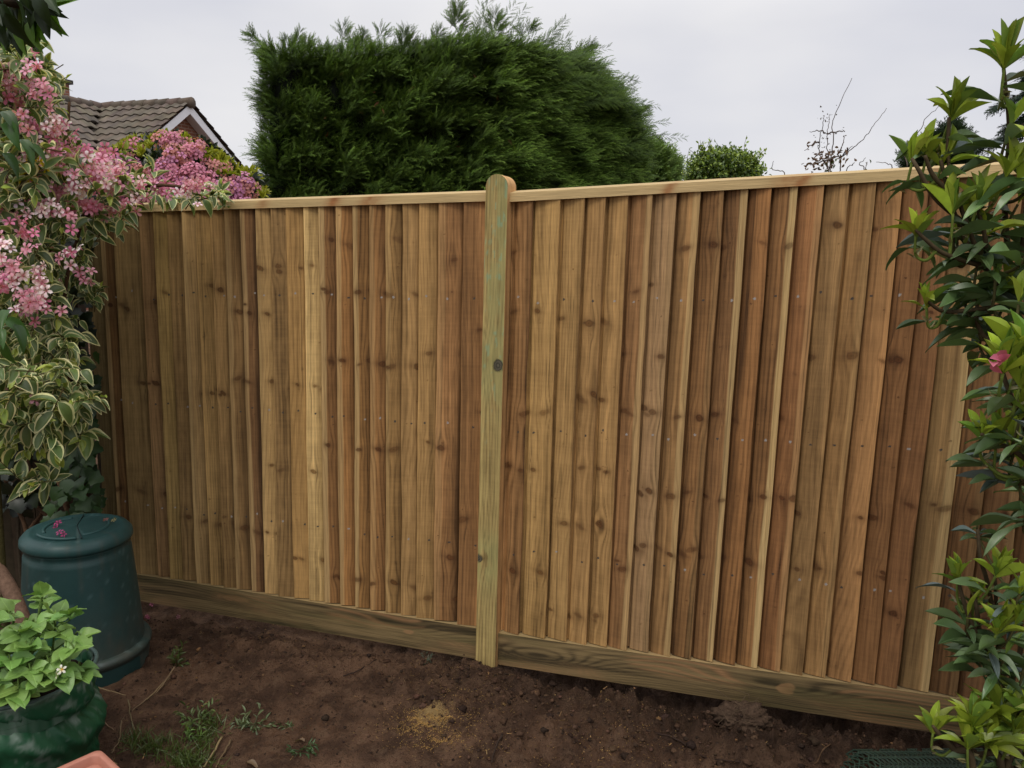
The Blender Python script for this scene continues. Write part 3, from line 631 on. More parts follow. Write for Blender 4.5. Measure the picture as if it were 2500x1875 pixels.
# dark growth and the old fence in the corner behind it
def corner():
    r = thing('old_fence', 'dark weathered old fence in the shade behind the flowering shrub', 'fence')
    A, B = np.array([-2.35, 4.25, -.25]), np.array([-4.6, 4.3, -.25]); mb = MB(); L = B-A; n = 16
    for k in range(n):
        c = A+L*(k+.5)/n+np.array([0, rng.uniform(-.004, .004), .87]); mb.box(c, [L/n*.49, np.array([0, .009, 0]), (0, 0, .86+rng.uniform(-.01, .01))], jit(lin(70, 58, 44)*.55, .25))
    mb.build('board_panel', M_DARK, r, False)
    m2 = MB()
    for z in (.3, 1.3): m2.box((A+B)/2+np.array([0, .04, .25+z]), [L/2, np.array([0, .025, 0]), (0, 0, .035)], lin(66, 54, 42)*.5)
    m2.build('rail', M_DARK, r, False)
    for k in range(2):
        m3 = MB(); m3.box(A+L*(.02+.9*k)+np.array([0, .1, .87]), [(.04, 0, 0), (0, .04, 0), (0, 0, .92)], lin(66, 54, 42)*.5); m3.build('post', M_DARK, r, False)
    iv = thing('ivy', 'dark green ivy climbing beside the left end of the new fence', 'ivy')
    f, s = Foliage(), MB()
    IV = leaf_tpl(lambda y: (.5*(math.sin(PI*y**.5)**.7)*(1+.25*math.cos(y*14)))+.01 if 0 < y < 1 else .01, nl=7, xs=SIMPLE, bend=.2, fold=.15)
    for q in sample([(120, 930), (200, 760), (212, 1000), (232, 1110), (160, 1150), (90, 1130)], 170):
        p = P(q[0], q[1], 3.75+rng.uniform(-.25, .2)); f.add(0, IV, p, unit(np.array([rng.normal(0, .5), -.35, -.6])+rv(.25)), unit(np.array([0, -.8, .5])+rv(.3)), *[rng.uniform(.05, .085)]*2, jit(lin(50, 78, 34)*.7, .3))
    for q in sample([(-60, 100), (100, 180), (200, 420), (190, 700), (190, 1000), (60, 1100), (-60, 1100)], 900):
        p = P(q[0], q[1], 3.95+rng.uniform(-.25, .2)); f.add(0, IV, p, unit(np.array([0, -.35, -.6])+rv(.4)), unit(np.array([0, -.8, .5])+rv(.3)), *[rng.uniform(.06, .1)]*2, jit(lin(34, 50, 24)*.45, .35))  # backing leaves added, coloured near black for the shade behind the shrub
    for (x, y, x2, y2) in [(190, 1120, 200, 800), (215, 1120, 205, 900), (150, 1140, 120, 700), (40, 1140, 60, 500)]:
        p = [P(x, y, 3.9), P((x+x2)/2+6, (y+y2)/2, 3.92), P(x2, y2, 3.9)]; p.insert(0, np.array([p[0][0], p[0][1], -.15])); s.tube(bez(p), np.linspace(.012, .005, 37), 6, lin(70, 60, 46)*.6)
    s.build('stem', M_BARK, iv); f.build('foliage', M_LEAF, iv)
    t = thing('overhanging_tree', 'overhanging tree branch with dark pointed leaves in the top left corner', 'tree')
    f, s = Foliage(), MB()
    TR = [leaf_tpl(lambda y: ovate(y)*.8, nl=7, xs=SIMPLE, bend=b, fold=.3) for b in (.15, .4)]
    for q in sample([(-120, -80), (95, -80), (100, 20), (70, 50), (55, 45), (30, 60), (-10, 60), (-120, 90)], 190):
        p = P(q[0], q[1], 1.75+rng.uniform(-.12, .25)); k = rng.randint(2); f.add(k, TR[k], p, unit(np.array([.35, -.1, -.75])+rv(.4)), unit(np.array([.2, -.6, .5])+rv(.45)), rng.uniform(.05, .075), rng.uniform(.03, .04), jit(lin(46, 66, 30)*.8, .35))
    for (x, y, dx, dz) in [(100, 10, .8, .2), (105, 30, .5, -.6), (98, 25, .6, -.7), (75, 40, .4, -.9), (70, 55, .3, -1), (45, 60, .1, -1), (15, 60, -.2, -1), (125, 12, .8, .25)]:
        f.add(0, TR[0], P(x-14*dx, y+14*dz, 1.75), unit((dx, -.2, dz)), unit(np.array([-.3, -.8, .5])+rv(.2)), .075, .036, jit(lin(88, 122, 40)*.9, .25))
    for (x, y) in [(5, 240), (15, 262), (45, 300), (60, 312), (5, 330), (8, 690), (20, 670), (0, 710), (30, 700), (12, 740)]:
        f.add(1, TR[1], P(x, y, 2.35), unit(np.array([.6, -.2, -.5])+rv(.4)), unit(np.array([0, -.6, .7])+rv(.3)), rng.uniform(.07, .1), rng.uniform(.035, .05), jit(lin(64, 98, 40)*.75, .3))
    s.tube(bez([P(-260, 500, 2.3), P(-200, 100, 2.1), P(-100, -20, 1.8), P(0, 0, 1.75), P(80, 22, 1.75)]), np.linspace(.03, .004, 49), 7, lin(80, 68, 50)*.5)
    s.tube(bez([np.array([-3.1, 2.6, -.1]), P(-330, 900, 2.35), P(-260, 500, 2.3)]), np.linspace(.05, .03, 25), 9, lin(80, 68, 50)*.5)
    s.tube(bez([P(-220, 260, 2.25), P(-80, 270, 2.3), P(30, 280, 2.35)]), np.linspace(.012, .004, 25), 6, lin(80, 68, 50)*.5)
    s.tube(bez([P(-250, 560, 2.3), P(-90, 690, 2.35), P(10, 690, 2.35)]), np.linspace(.012, .004, 25), 6, lin(80, 68, 50)*.5)
    s.build('branch', M_BARK, t); f.build('foliage', M_LEAF, t)
    yb = thing('yellow_shrub', 'bright yellow flowering shrub showing through a gap in the pink one', 'shrub')
    f, s = Foliage(), MB(); 
    for q in sample([(38, 352), (95, 350), (108, 368), (85, 378), (75, 400), (45, 392)], 90):
        d = unit(np.array([.1, -.9, .3])+rv(.5)); f.add(0, FLOWER, P(q[0], q[1], 2.96+rng.uniform(-.05, .08)), d, perp(d), .024, .024, jit(lin(235, 208, 30)*.8, .1), lin(200, 160, 20)*.6)
    s.tube(bez([np.array([-1.95, 2.9, -.1]), P(-20, 700, 2.95), P(40, 420, 2.85), P(80, 370, 2.98)]), np.linspace(.014, .004, 37), 6, lin(80, 74, 40)*.5)
    s.build('stem', M_BARK, yb); f.build('flowers', M_PETAL, yb)
corner()

# ------------------------------------------------------------------ pink rhododendron behind the fence
def pink_rhodo():
    r = thing('rhododendron', 'rounded mauve and salmon flowered shrub with lime shoots, in front of the house', 'shrub')
    f, fl, s = Foliage(), Foliage(), MB()
    poly = [(215, 335), (290, 298), (370, 284), (435, 300), (495, 343), (545, 362), (568, 400), (566, 450), (230, 470), (215, 400)]
    top = lambda x: np.interp(x, [215, 290, 370, 435, 495, 545, 568], [338, 306, 296, 312, 352, 372, 404])
    poly = [(a, b+12) for a, b in poly]
    for q in sample(poly, 1000):
        dp = 5.7+.9*math.exp(-(q[1]-top(q[0]))/30)+rng.uniform(-.1, .5)
        p = P(q[0], q[1], dp); d = unit(np.array([(q[0]-390)/300, -.7, .55])+rv(.3))
        young = (q[1]-top(q[0]) < 46 and rng.rand() < .75) or rng.rand() < .06
        for k in range(8):
            a = perp(d); el = rng.uniform(.3, .7) if young else rng.uniform(.9, 1.4); dr = unit(d*math.cos(el)+a*math.sin(el)+UP*.2*young)
            c = jit(lin(168, 172, 56)*.8, .2) if young else jit(lin(44, 56, 32)*.55, .3)
            kk = rng.randint(4); f.add(kk, R_LEAF[kk], p, dr, unit(d+rv(.2)), .085 if young else .10, .022 if young else .034, c)
    for q in sample(poly, 96):
        if q[1]-top(q[0]) < 10 or (rng.rand() < .25): continue
        if q[0] < 330 and rng.rand() < .2: continue
        dp = 5.5+.9*math.exp(-(q[1]-top(q[0]))/30)
        c0 = P(q[0], q[1], dp); base = lin(208, 142, 136) if (rng.rand() < .55 and q[1]-top(q[0]) < 75) else (lin(204, 136, 174) if q[0] > 470 or rng.rand() < .2 else lin(214, 138, 162))
        for k in range(14):
            d = unit(np.array([0, -.6, .3])+rv(.8)); fl.add(0, FLOWER, c0+d*rng.uniform(.02, .085), d, perp(d), .055, .055, jit(base, .2)*.85, jit(base*.7, .2)*.6)
    c0 = P(390, 900, 6.5); c0[2] = -.1
    for k in range(9):
        e = P(rng.uniform(260, 540), rng.uniform(330, 420), 6.2+rng.uniform(-.2, .5)); s.tube(bez([c0+rv(.1)*np.array([1, 1, 0]), (c0+e)/2+rv(.15), e]), np.linspace(.035, .008, 25), 6, lin(80, 66, 50)*.5)
    s.build('stem', M_BARK, r); f.build('foliage', M_LEAF, r); fl.build('flowers', M_PETAL, r)
pink_rhodo()

# ------------------------------------------------------------------ conifers
def spray_tpl(seed, n=8, sub=2):
    r = np.random.RandomState(seed); V, Fq = [], []
    def stick(a, d, L, w):
        d = np.array(d)/np.linalg.norm(d); p = np.array([-d[1], d[0], 0]); a = np.array(a); e = a+d*L; mid = a+d*L*.5+np.array([0, 0, r.uniform(-.02, .02)]); b = len(V)
        V.extend([a-p*w*.5, a+p*w*.5, mid+p*w*.62, mid-p*w*.62, e+p*w*.12, e-p*w*.12]); Fq.extend([[b, b+1, b+2, b+3], [b+3, b+2, b+4, b+5]])
    stick((0, 0, 0), (0, 1, 0), 1, .03)
    for i in range(n):
        y = .10+.86*i/n; sd = 1 if i % 2 else -1; L = (1-y)*.48+.10; an = r.uniform(.45, .75)
        d = (sd*math.sin(an), math.cos(an), r.uniform(-.25, .25)); stick((0, y, 0), d, L, .036)
        for j in range(sub):
            q = .25+.25*j; s2 = 1 if j % 2 else -1; an2 = an+s2*.55
            stick(np.array([0, y, 0])+np.array(d)*L*q, (sd*math.sin(an2), math.cos(an2), r.uniform(-.25, .25)), L*.42*(1-q*.4), .03)
    V = np.array(V); V[:, 2] -= .22*V[:, 1]**2
    return V, np.array(Fq), V[:, 1].clip(0, 1)**1.5
SPR = [spray_tpl(k) for k in range(4)]
def hedge():
    r = thing('conifer_hedge', 'tall clipped dark green conifer hedge with feathery top, rising behind the fence post', 'hedge')
    top = lambda x: np.interp(x, [560, 600, 700, 780, 870, 930, 985, 1010, 1060, 1120, 1180, 1240, 1290, 1330, 1375], [100, 108, 106, 106, 102, 92, 82, 84, 88, 98, 114, 138, 182, 232, 295])
    dep = lambda x: np.interp(x, [560, 980, 1090, 1200, 1300, 1380], [8.3, 7.7, 7.8, 8.5, 9.3, 10.1])
    f = Foliage()
    def put(p, d, nr, L, gain):
        k = rng.randint(4); c = jit(lin(56, 78, 32)*.8*gain, .28); tip = jit(lin(104, 132, 50)*.82*gain, .25)  # last argument scales the spray colour, slightly lower on the flanks
        f.add(k, SPR[k], p, d, nr, L, L*rng.uniform(.34, .56), c, tip)
    for _ in range(40000):
        x = rng.uniform(572, 1378); y = rng.uniform(top(x)+6, 455)
        bulge = (vn(x/45., y/38., 3)-.5)*.55+(vn(x/16., y/15., 8)-.5)*.25
        p = P(x, y, dep(x)+bulge+rng.uniform(0, .25)); sidew = .42 if x < 900 else .42+.75*sstep(900, 1250, x)
        d = unit(np.array([sidew*(1 if x > 600 else -1.2), -.62, .50+.35*sstep(150, 90, y-0*x)])+rv(.30))
        tone = .8+.5*fbm(x/60., y/60., 15, 2)
        put(p, d, unit(np.array([-.2, -.5, .8])+rv(.35)), rng.uniform(.07, .17)*(1 if x < 1000 else 1.25), tone*(.55+.9*rng.rand()))
    for _ in range(6500):                                              # the top
        x = rng.uniform(566, 1375); b = rng.uniform(0, 1.9); p0_ = P(x, top(x), dep(x)); p = p0_+np.array([0, b, -.02+rng.uniform(-.16, .03)-.02*b])
        lean = .3+.7*sstep(950, 1250, x) if x > 610 else -.7
        put(p, unit(np.array([lean, -.25, .75])+rv(.35)), unit(np.array([0, -.8, .4])+rv(.3)), rng.uniform(.08, .19), 1.0)
    for _ in range(4600):                                              # left flank
        y = rng.uniform(92, 455); b = rng.uniform(0, 1.8); p = P(572, y, 8.3)+np.array([rng.uniform(-.02, .12)+.10*math.sin(y/19.), b, 0])
        put(p, unit(np.array([-.8, -.2, .32])+rv(.3)), unit(np.array([0, -.5, .8])+rv(.3)), rng.uniform(.08, .2), .9)
    for _ in range(3200):                                              # ragged right flank
        y = rng.uniform(120, 455); x = np.interp(y, [120, 160, 210, 285, 330, 455], [1240, 1290, 1330, 1375, 1372, 1385]); b = rng.uniform(-.3, 1.6)
        p = P(x, y, dep(x)+b)+np.array([rng.uniform(-.3, .08)-b*.05, 0, 0]); put(p, unit(np.array([.85, -.2, .38])+rv(.3)), unit(np.array([0, -.5, .8])+rv(.3)), rng.uniform(.12, .26), .95)
    for (x, y, dx, n, sp_) in [(985, 72, .05, 60, 62), (1065, 78, .1, 40, 48), (1130, 85, .5, 22, 40), (1240, 130, .7, 44, 52), (1335, 262, .95, 60, 62), (740, 92, .1, 16, 34), (560, 92, -.8, 18, 26), (1370, 262, .9, 14, 30), (820, 90, .1, 12, 26)]:
        for k in range(n):                                            # leaders that escaped the shears
            fr = k/n; q = P(x+dx*sp_*fr+rng.normal(0, 7*(1-fr)), y-(1-.55*abs(dx))*sp_*fr+rng.normal(0, 3), dep(min(x, 1375))+.35)
            put(q, unit(np.array([dx+rng.choice([-.7, .7])*(1-.6*fr), -.2, .8-.4*abs(dx)])+rv(.2)), unit(np.array([0, -.9, .3])+rv(.2)), .20*(1-.45*fr), .95)
    for _ in range(18):
        x, y = rng.uniform(700, 1200), rng.uniform(150, 330); k = rng.randint(4); f.add(k, SPR[k], P(x, y, dep(x)-.12), unit(np.array([.3, -.6, .1])+rv(.4)), UP, .10, .05, lin(140, 92, 60)*.45)
    for _ in range(64):                                                # long unclipped branches feathering out to the right and at the top
        x = rng.uniform(1000, 1372) if rng.rand() < .85 else rng.uniform(590, 1000); y = top(x)+abs(rng.normal(0, 55))*(x > 1000)+8; L = rng.uniform(.25, .62)*(1 if x > 1000 else .36)
        o = P(x, y, dep(x)+rng.uniform(-.1, .5)); rgt = sstep(950, 1250, x); ax = unit(np.array([.15+1.15*rgt, -.25, .95-.72*rgt])+rv(.2)); sdv = unit(np.cross(ax, np.array([0, -1, .2])))
        for q in np.linspace(0, 1, 16):
            for sg in (-1, 1): put(o+ax*L*q-UP*.08*L*q*q*rgt, unit(ax*.9+sdv*sg*rng.uniform(.3, .8)+rv(.1)), unit(np.array([0, -.9, .4])+rv(.3)), (.17-.09*q)*rng.uniform(.7, 1.2), .9)
    # solid dark core filling the hedge behind the sprays, and trunks to the ground
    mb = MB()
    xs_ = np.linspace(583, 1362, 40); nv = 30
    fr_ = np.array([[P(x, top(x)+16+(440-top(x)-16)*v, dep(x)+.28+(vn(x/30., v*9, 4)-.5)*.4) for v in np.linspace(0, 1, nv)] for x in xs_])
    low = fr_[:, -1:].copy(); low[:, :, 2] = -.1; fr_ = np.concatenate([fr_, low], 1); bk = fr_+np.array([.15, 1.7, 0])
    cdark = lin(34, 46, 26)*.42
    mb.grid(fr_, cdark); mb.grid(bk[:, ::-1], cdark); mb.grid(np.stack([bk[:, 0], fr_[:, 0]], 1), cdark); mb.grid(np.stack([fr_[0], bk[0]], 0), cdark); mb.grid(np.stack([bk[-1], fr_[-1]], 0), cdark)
    mb.build('dark_core', M_CONIFER, r)
    m2 = MB()
    for x in (640, 800, 960, 1110, 1250):
        q = P(x, 440, dep(x)+1.0); m2.tube([[q[0], q[1], -.2], [q[0], q[1], 1.5], [q[0]+.05, q[1], 3.2]], [.11, .09, .04], 9, lin(86, 66, 48)*.5)
    m2.build('trunk', M_BARK, r); f.build('foliage', M_CONIFER, r)
hedge()
def round_bush(name, label, cat, poly, dist, thick, n, leafc, tipc, size, conifer=False, seed=0, wisps=0):
    r = thing(name, label, cat); f, s = Foliage(), MB(); a = np.array(poly); cxp = a[:, 0].mean(); lo, hi = a.min(0), a.max(0)
    ctr = P(cxp, hi[1]+30, dist+thick)
    for q in sample(poly, n):
        e = ((q[0]-cxp)/(.5*(hi[0]-lo[0])))**2
        p = P(q[0], q[1], dist+thick*min(1, e)*.8+rng.uniform(0, thick*.5)+(vn(q[0]/9., q[1]/9., seed)-.5)*.5); d = unit(unit(p-ctr)+np.array([0, -.5, .4])+rv(.4))
        c = jit(leafc, .35)
        if conifer: k = rng.randint(4); f.add(k, SPR[k], p, d, unit(np.array([0, -.6, .7])+rv(.3)), size*rng.uniform(.7, 1.3), size, c, jit(tipc, .25))
        else:
            for _ in range(5): k = rng.randint(2); f.add(k+10, S_LEAF[k], p+rv(size*.9), unit(d+rv(.8)), unit(np.array([0, -.5, .8])+rv(.5)), size, size*.5, c if rng.rand() < .6 else jit(tipc, .25))
    for k in range(wisps):
        x = rng.uniform(lo[0], hi[0]); yt = min([q_[1] for q_ in poly if abs(q_[0]-x) < 26] or [lo[1]]); p = P(x, yt+4, dist+.2); e = p+np.array([rng.normal(0, .08), 0, rng.uniform(.08, .28)]); s.tube([p, (p+e)/2+rv(.01), e], [.006, .004, .002], 4, lin(90, 92, 50)*.5)
        for _ in range(7): f.add(10, S_LEAF[0], p+(e-p)*rng.rand(), unit(rv()+UP*.5), unit(rv()), size*.9, size*.45, jit(tipc, .3))
    base = np.array([ctr[0], ctr[1], gz(0, 8)-.1]); 
    for k in range(5):
        e = P(rng.uniform(lo[0], hi[0])*.5+cxp*.5, hi[1]-.4*(hi[1]-lo[1]), dist+thick*.8); s.tube([base, (base+e)/2+rv(.1), e], [.09, .06, .02], 7, lin(84, 70, 52)*.5)
    s.build('trunk', M_BARK, r); f.build('crown', M_CONIFER if conifer else M_LEAF, r)
round_bush('conifer_shrub', 'rounded mid green conifer just right of the tall clipped hedge', 'shrub', [(1355, 345), (1380, 325), (1410, 321), (1440, 335), (1460, 362), (1466, 400), (1355, 420)], 12.5, 1.0, 1500, lin(82, 104, 56)*1.0, lin(122, 146, 78)*1.05, .24, True, 4)
round_bush('garden_bush', 'small leafy light green bush standing alone above the right half of the fence', 'bush', [(1488, 372), (1505, 352), (1530, 338), (1560, 332), (1595, 334), (1625, 350), (1640, 366), (1642, 400), (1486, 410)], 11.0, .8, 1500, lin(76, 98, 42)*1.0, lin(132, 152, 66)*1.1, .06, False, 9, 26)
round_bush('columnar_conifer', 'dark narrow conifer half hidden by the big leaved shrub at right', 'tree', [(1960, 345), (1990, 318), (2030, 292), (2060, 280), (2080, 300), (2090, 330), (2096, 370), (1960, 380)], 12.0, .7, 1600, lin(40, 56, 36)*.7, lin(62, 82, 50)*.7, .22, True, 12)
def cedar():
    r = thing('cedar_tree', 'dark spreading conifer with drooping branches at the right edge, beyond the fence', 'tree'); f, s = Foliage(), MB()
    b = P(2300, 300, 10.5); tr = [np.array([b[0], b[1], -.2]), np.array([b[0]+.03, b[1], 2.5]), np.array([b[0], b[1], 5.0])]
    s.tube(bez(tr), np.linspace(.17, .02, 25), 9, lin(80, 64, 50)*.5); lim = MB()
    for k in range(46):
        z = 1.9+3.0*(k/46.)+rng.uniform(-.05, .05); a = k*2.4; L = (1.35-.95*(k/46.))*rng.uniform(.8, 1.1); o = np.array([b[0], b[1], z]); h = np.array([math.cos(a), math.sin(a), 0])
        pts = bez([o, o+h*L*.5+UP*.10, o+h*L-UP*.10*L]); lim.tube(pts, np.linspace(.03, .006, len(pts)), 5, lin(80, 64, 50)*.5)
        for q in pts[6:]:
            for _ in range(4): kk = rng.randint(4); sd = np.cross(h, UP)*rng.choice([-1, 1]); f.add(kk, SPR[kk], q, unit(h*.6+sd*rng.uniform(.2, .9)-UP*.35+rv(.2)), unit(UP+rv(.3)), rng.uniform(.16, .30), rng.uniform(.16, .26), jit(lin(40, 56, 42)*.7, .3), jit(lin(60, 80, 58)*.7, .25))
    s.build('trunk', M_BARK, r); lim.build('limbs', M_BARK, r); f.build('crown', M_CONIFER, r)
cedar()
def dead_stems():
    K6 = lambda x, y: ((1600+x/2.4578)/KD, (150+y/2.4578)/KD)
    r = thing('dead_shrub', 'bare thin dead stems with a few withered leaves, rising behind the fence', 'shrub'); s, f = MB(), Foliage()
    Q = lambda x, y: P(*K6(x, y), 4.1)
    root_ = np.array([Q(1060, 650)[0], 4.15, 0.0])
    L = [[(1020, 660), (1012, 560), (995, 470), (1005, 350), (1012, 322)], [(1035, 660), (1020, 520), (1030, 400), (1052, 315)], [(1040, 640), (1062, 470), (1068, 370), (1110, 240), (1170, 105)], [(1115, 640), (1135, 580), (1200, 520), (1270, 450), (1310, 385), (1400, 275)], [(1090, 560), (1115, 510), (1155, 440)], [(1480, 620), (1500, 540), (1600, 400), (1640, 340), (1685, 270)], [(690, 605), (720, 640), (752, 668)], [(1355, 595), (1400, 612), (1428, 628)], [(1165, 642), (1185, 622), (1208, 606)], [(1235, 640), (1250, 608), (1264, 582)], [(1265, 622), (1287, 598)], [(1000, 440), (970, 425), (945, 412)], [(1000, 480), (950, 490), (905, 530)], [(1030, 430), (1080, 430), (1115, 425)], [(1020, 600), (970, 610), (925, 630)], [(1035, 590), (1080, 575), (1125, 590)], [(1010, 540), (960, 570), (930, 600)], [(1160, 520), (1150, 560), (1165, 515)]]
    for i, l in enumerate(L):
        p = [Q(*q)+np.array([0, rng.uniform(-.06, .06), 0]) for q in l]
        if i in (0, 1, 2, 3, 5, 6, 7, 8, 9, 10):
            o = root_.copy(); o[0] = p[0 if i in (0, 1, 2, 3, 5, 8, 9, 10) else -1][0]+.02; p = ([o, p[0]-UP*.25, p[0]-UP*.06]+p) if i not in (6, 7) else (p+[p[-1]-UP*.06, p[-1]-UP*.25, o])
        pp = bez(p, 6); pp = pp+rng.normal(0, .002, pp.shape); rr = np.linspace(.0042, .0012, len(pp))
        if i in (6, 7): rr = rr[::-1]
        s.tube(pp, rr, 5, lin(108, 94, 84)*.55)
    for (x, y, n, c) in [(1010, 340, 9, 0), (1050, 325, 9, 0), (990, 470, 8, 0), (1110, 430, 6, 0), (960, 490, 6, 0), (1030, 480, 6, 0), (1060, 560, 30, 1), (1030, 610, 26, 1), (960, 590, 16, 1), (935, 605, 12, 1), (1115, 580, 12, 1), (1050, 640, 10, 2), (910, 525, 5, 1), (1275, 628, 3, 2)]:
        for _ in range(n):
            k = rng.randint(2); cc = [lin(110, 100, 92), lin(128, 98, 70), lin(96, 120, 60)][c]; f.add(k, S_LEAF[k], Q(x+rng.normal(0, 16 if c else 8), y+rng.normal(0, 13 if c else 8))+rv(.02), unit(rv()), unit(rv()), rng.uniform(.018, .03) if c else .012, .012 if c else .006, jit(cc*.6, .3))
    s.build('stem', M_TWIG, r); f.build('dry_leaf', M_LEAF, r).__setitem__('kind', 'stuff')
dead_stems()

# ------------------------------------------------------------------ house behind the shrubs
def tile_mat():
    m, t, b = new_mat('roof_tile'); b.inputs['Roughness'].default_value = .9
    co = nn(t, 'ShaderNodeTexCoord').outputs['Object']; n = nn(t, 'ShaderNodeTexNoise'); n.inputs['Scale'].default_value = 3.5; n.inputs['Detail'].default_value = 6; link(t, co, n.inputs[0])
    at = nn(t, 'ShaderNodeVertexColor', layer_name='Col'); r = nn(t, 'ShaderNodeMapRange'); r.inputs[1].default_value = .3; r.inputs[2].default_value = .7; r.inputs[3].default_value = .7; r.inputs[4].default_value = 1.35; link(t, n.outputs[0], r.inputs[0])
    v = nn(t, 'ShaderNodeVectorMath', operation='SCALE'); link(t, at.outputs[0], v.inputs[0]); link(t, r.outputs[0], v.inputs['Scale']); link(t, v.outputs[0], b.inputs['Base Color']); return m
def brick_mat():
    m, t, b = new_mat('brick'); b.inputs['Roughness'].default_value = .9
    co = nn(t, 'ShaderNodeAttribute', attribute_name='grain').outputs['Vector']
    k = nn(t, 'ShaderNodeTexBrick'); k.inputs['Color1'].default_value = (.20, .075, .042, 1); k.inputs['Color2'].default_value = (.27, .105, .06, 1); k.inputs['Mortar'].default_value = (.30, .22, .17, 1)
    k.inputs['Scale'].default_value = 1; k.inputs['Mortar Size'].default_value = .010; k.inputs['Brick Width'].default_value = .225; k.inputs['Row Height'].default_value = .075; link(t, co, k.inputs[0]); link(t, k.outputs[0], b.inputs['Base Color']); return m
M_TILE, M_BRICK = tile_mat(), brick_mat()
def house():
    r = thing('house', 'brick house with brown tiled roof and white gable boards, beyond the pink rhododendron', 'house')
    R_ = unit((-.93, .37, 0)); D_ = np.array([.37, .93, 0]); A = P(405, 220, 20.0); pit = math.radians(37); cp, sp_ = math.cos(pit), math.sin(pit)
    hw = 3.2                                                          # half width of the gable
    B = P(213, 229, 0+20.9); rl = float((B-A)@R_)
    def tiles(o, du, dv, nrm, wu, wv, name, clip=None):               # o: top corner at the ridge; du along ridge, dv down slope
        mb = MB(); ew, eh = .30, .30; nu, nv_ = int(wu/ew), int(wv/eh)
        for j in range(nv_):
            for i in range(nu):
                u0, v0 = i*ew, j*eh
                if clip and not clip(u0+ew/2, v0+eh/2): continue
                c = jit(lin(116, 104, 90)*.55, .22); q = np.linspace(0, 1, 7); w_ = .020*np.sin(q*2*PI)
                rows = []
                for vv, hgt in ((v0-.03, .012), (v0+eh, .045), (v0+eh, .012)): rows.append([o+du*(u0+ew*x)+dv*vv+nrm*(hgt+h_) for x, h_ in zip(q, w_)])
                mb.grid(np.array(rows), c)
        mb.build(name, M_TILE, r, False)
    dvf = unit(-D_*cp-UP*sp_); dvb = unit(D_*cp-UP*sp_); nf = unit(-D_*sp_+UP*cp); nb = unit(D_*sp_+UP*cp); sl = hw/cp+.35
    # gable wing: the near slope is cut by the valley
    A0 = A-R_*.12
    tiles(A0, R_, dvf, nf, rl+.12+3.4, sl, 'roof', lambda u, v: u < rl+.12+v*cp)
    tiles(A0, R_, dvb, nb, rl+.12+3.4, sl, 'roof', lambda u, v: u < rl+.12+v*cp)
    dvm = unit(-R_*cp-UP*sp_); nm = unit(-R_*sp_+UP*cp)               # main roof faces along the wing
    tiles(B-D_*6.0, D_, dvm, nm, 6.2, 5.2, 'roof', lambda u, v: abs(u-6.0) > v*cp-.0)
    dvm2 = unit(R_*cp-UP*sp_); nm2 = unit(R_*sp_+UP*cp); tiles(B-D_*6.0, D_, dvm2, nm2, 6.2, 5.2, 'roof')
    m = MB()
    for (p, q) in ((A0-R_*.02, A+R_*rl), (B-D_*6.0, B+D_*.1)):
        n = max(2, int(np.linalg.norm(q-p)/.33))
        for k in range(n):
            a, b = p+(q-p)*k/n, p+(q-p)*(k+.98)/n; m.tube([a-UP*.02, b-UP*.03], [.13, .12], 10, jit(lin(112, 98, 84)*.55, .2))
    m.build('ridge_tile', M_TILE, r)
    m = MB(); vdir = unit(dvf*1.0/cp*1.0-R_*0+R_*1.0); v0 = B+UP*.02
    vd = unit(-D_*cp-R_*(-0)*cp)                                      # valley runs down between the two slopes
    vl = unit(-D_-R_*(-1)*-1*1.0-UP*math.tan(pit)) if False else unit(-D_+(-R_)*(-1)*0-UP*math.tan(pit))
    e = B+(-D_+R_*1.0)*0
    end = B+(-D_*3.4+R_*3.4)-UP*3.4*math.tan(pit)
    m.tube([B+UP*.0-D_*.1, end+UP*.05], [.08, .08], 6, lin(150, 144, 134)*.6); m.build('valley_lead', M_METAL, r)
    # gable wall
    wallz = A[2]-.15; mb = MB(); g0 = A+R_*.22
    pk = g0-UP*.16; l, r2 = g0-D_*hw-UP*(hw*math.tan(pit)+.16), g0+D_*hw-UP*(hw*math.tan(pit)+.16); lb, rb = l.copy(), r2.copy(); lb[2] = rb[2] = -.3
    Vw = np.array([lb, rb, r2, pk, l]); bkw = Vw+R_*(rl+3); V = np.concatenate([Vw, bkw])
    uvw = np.array([[float((q-g0)@D_)+float((q-g0)@R_), q[2], 0] for q in V])
    mesh('wall', V, [np.array([[0, 1, 2, 4], [1, 6, 7, 2], [5, 0, 4, 9]]), np.array([[4, 2, 3]])], M_BRICK, r, None, False, uvw)
    mb = MB(); A2 = B-D_*5.7-R_*3.6; mw = [B+R_*3.6-D_*5.7, B+R_*3.6+D_*.2, B-R_*3.6+D_*.2, B-R_*3.6-D_*5.7]; V = np.array([[q[0], q[1], z] for z in (-.3, B[2]-3.6*math.tan(pit)-.1) for q in mw])
    uvw = np.array([[float((q-g0)@D_)+float((q-g0)@R_), q[2], 0] for q in V]); mesh('wall', V, np.array([[0, 1, 5, 4], [1, 2, 6, 5], [2, 3, 7, 6], [3, 0, 4, 7]]), M_BRICK, r, None, False, uvw)
    for dv, nr in ((dvf, nf), (dvb, nb)):                             # barge boards
        mb = MB(); s0 = A-R_*.06; L = sl-.05; c = s0+dv*L/2-UP*.17; mb.box(c, [dv*L/2, R_*.012, UP*.105], (.78, .78, .80)); mb.build('barge_board', M_PAINT, r, False)
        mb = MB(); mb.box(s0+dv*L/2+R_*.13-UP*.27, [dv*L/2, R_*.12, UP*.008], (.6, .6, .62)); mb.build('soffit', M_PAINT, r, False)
    # chimney with a slab, and the aerial
    c = P(100, 196, 21.0); mb = MB(); Vb = []
    mb = MB(); hx, hy = D_*.42, R_*.3; z0, z1 = c[2]-1.6, c[2]+.22
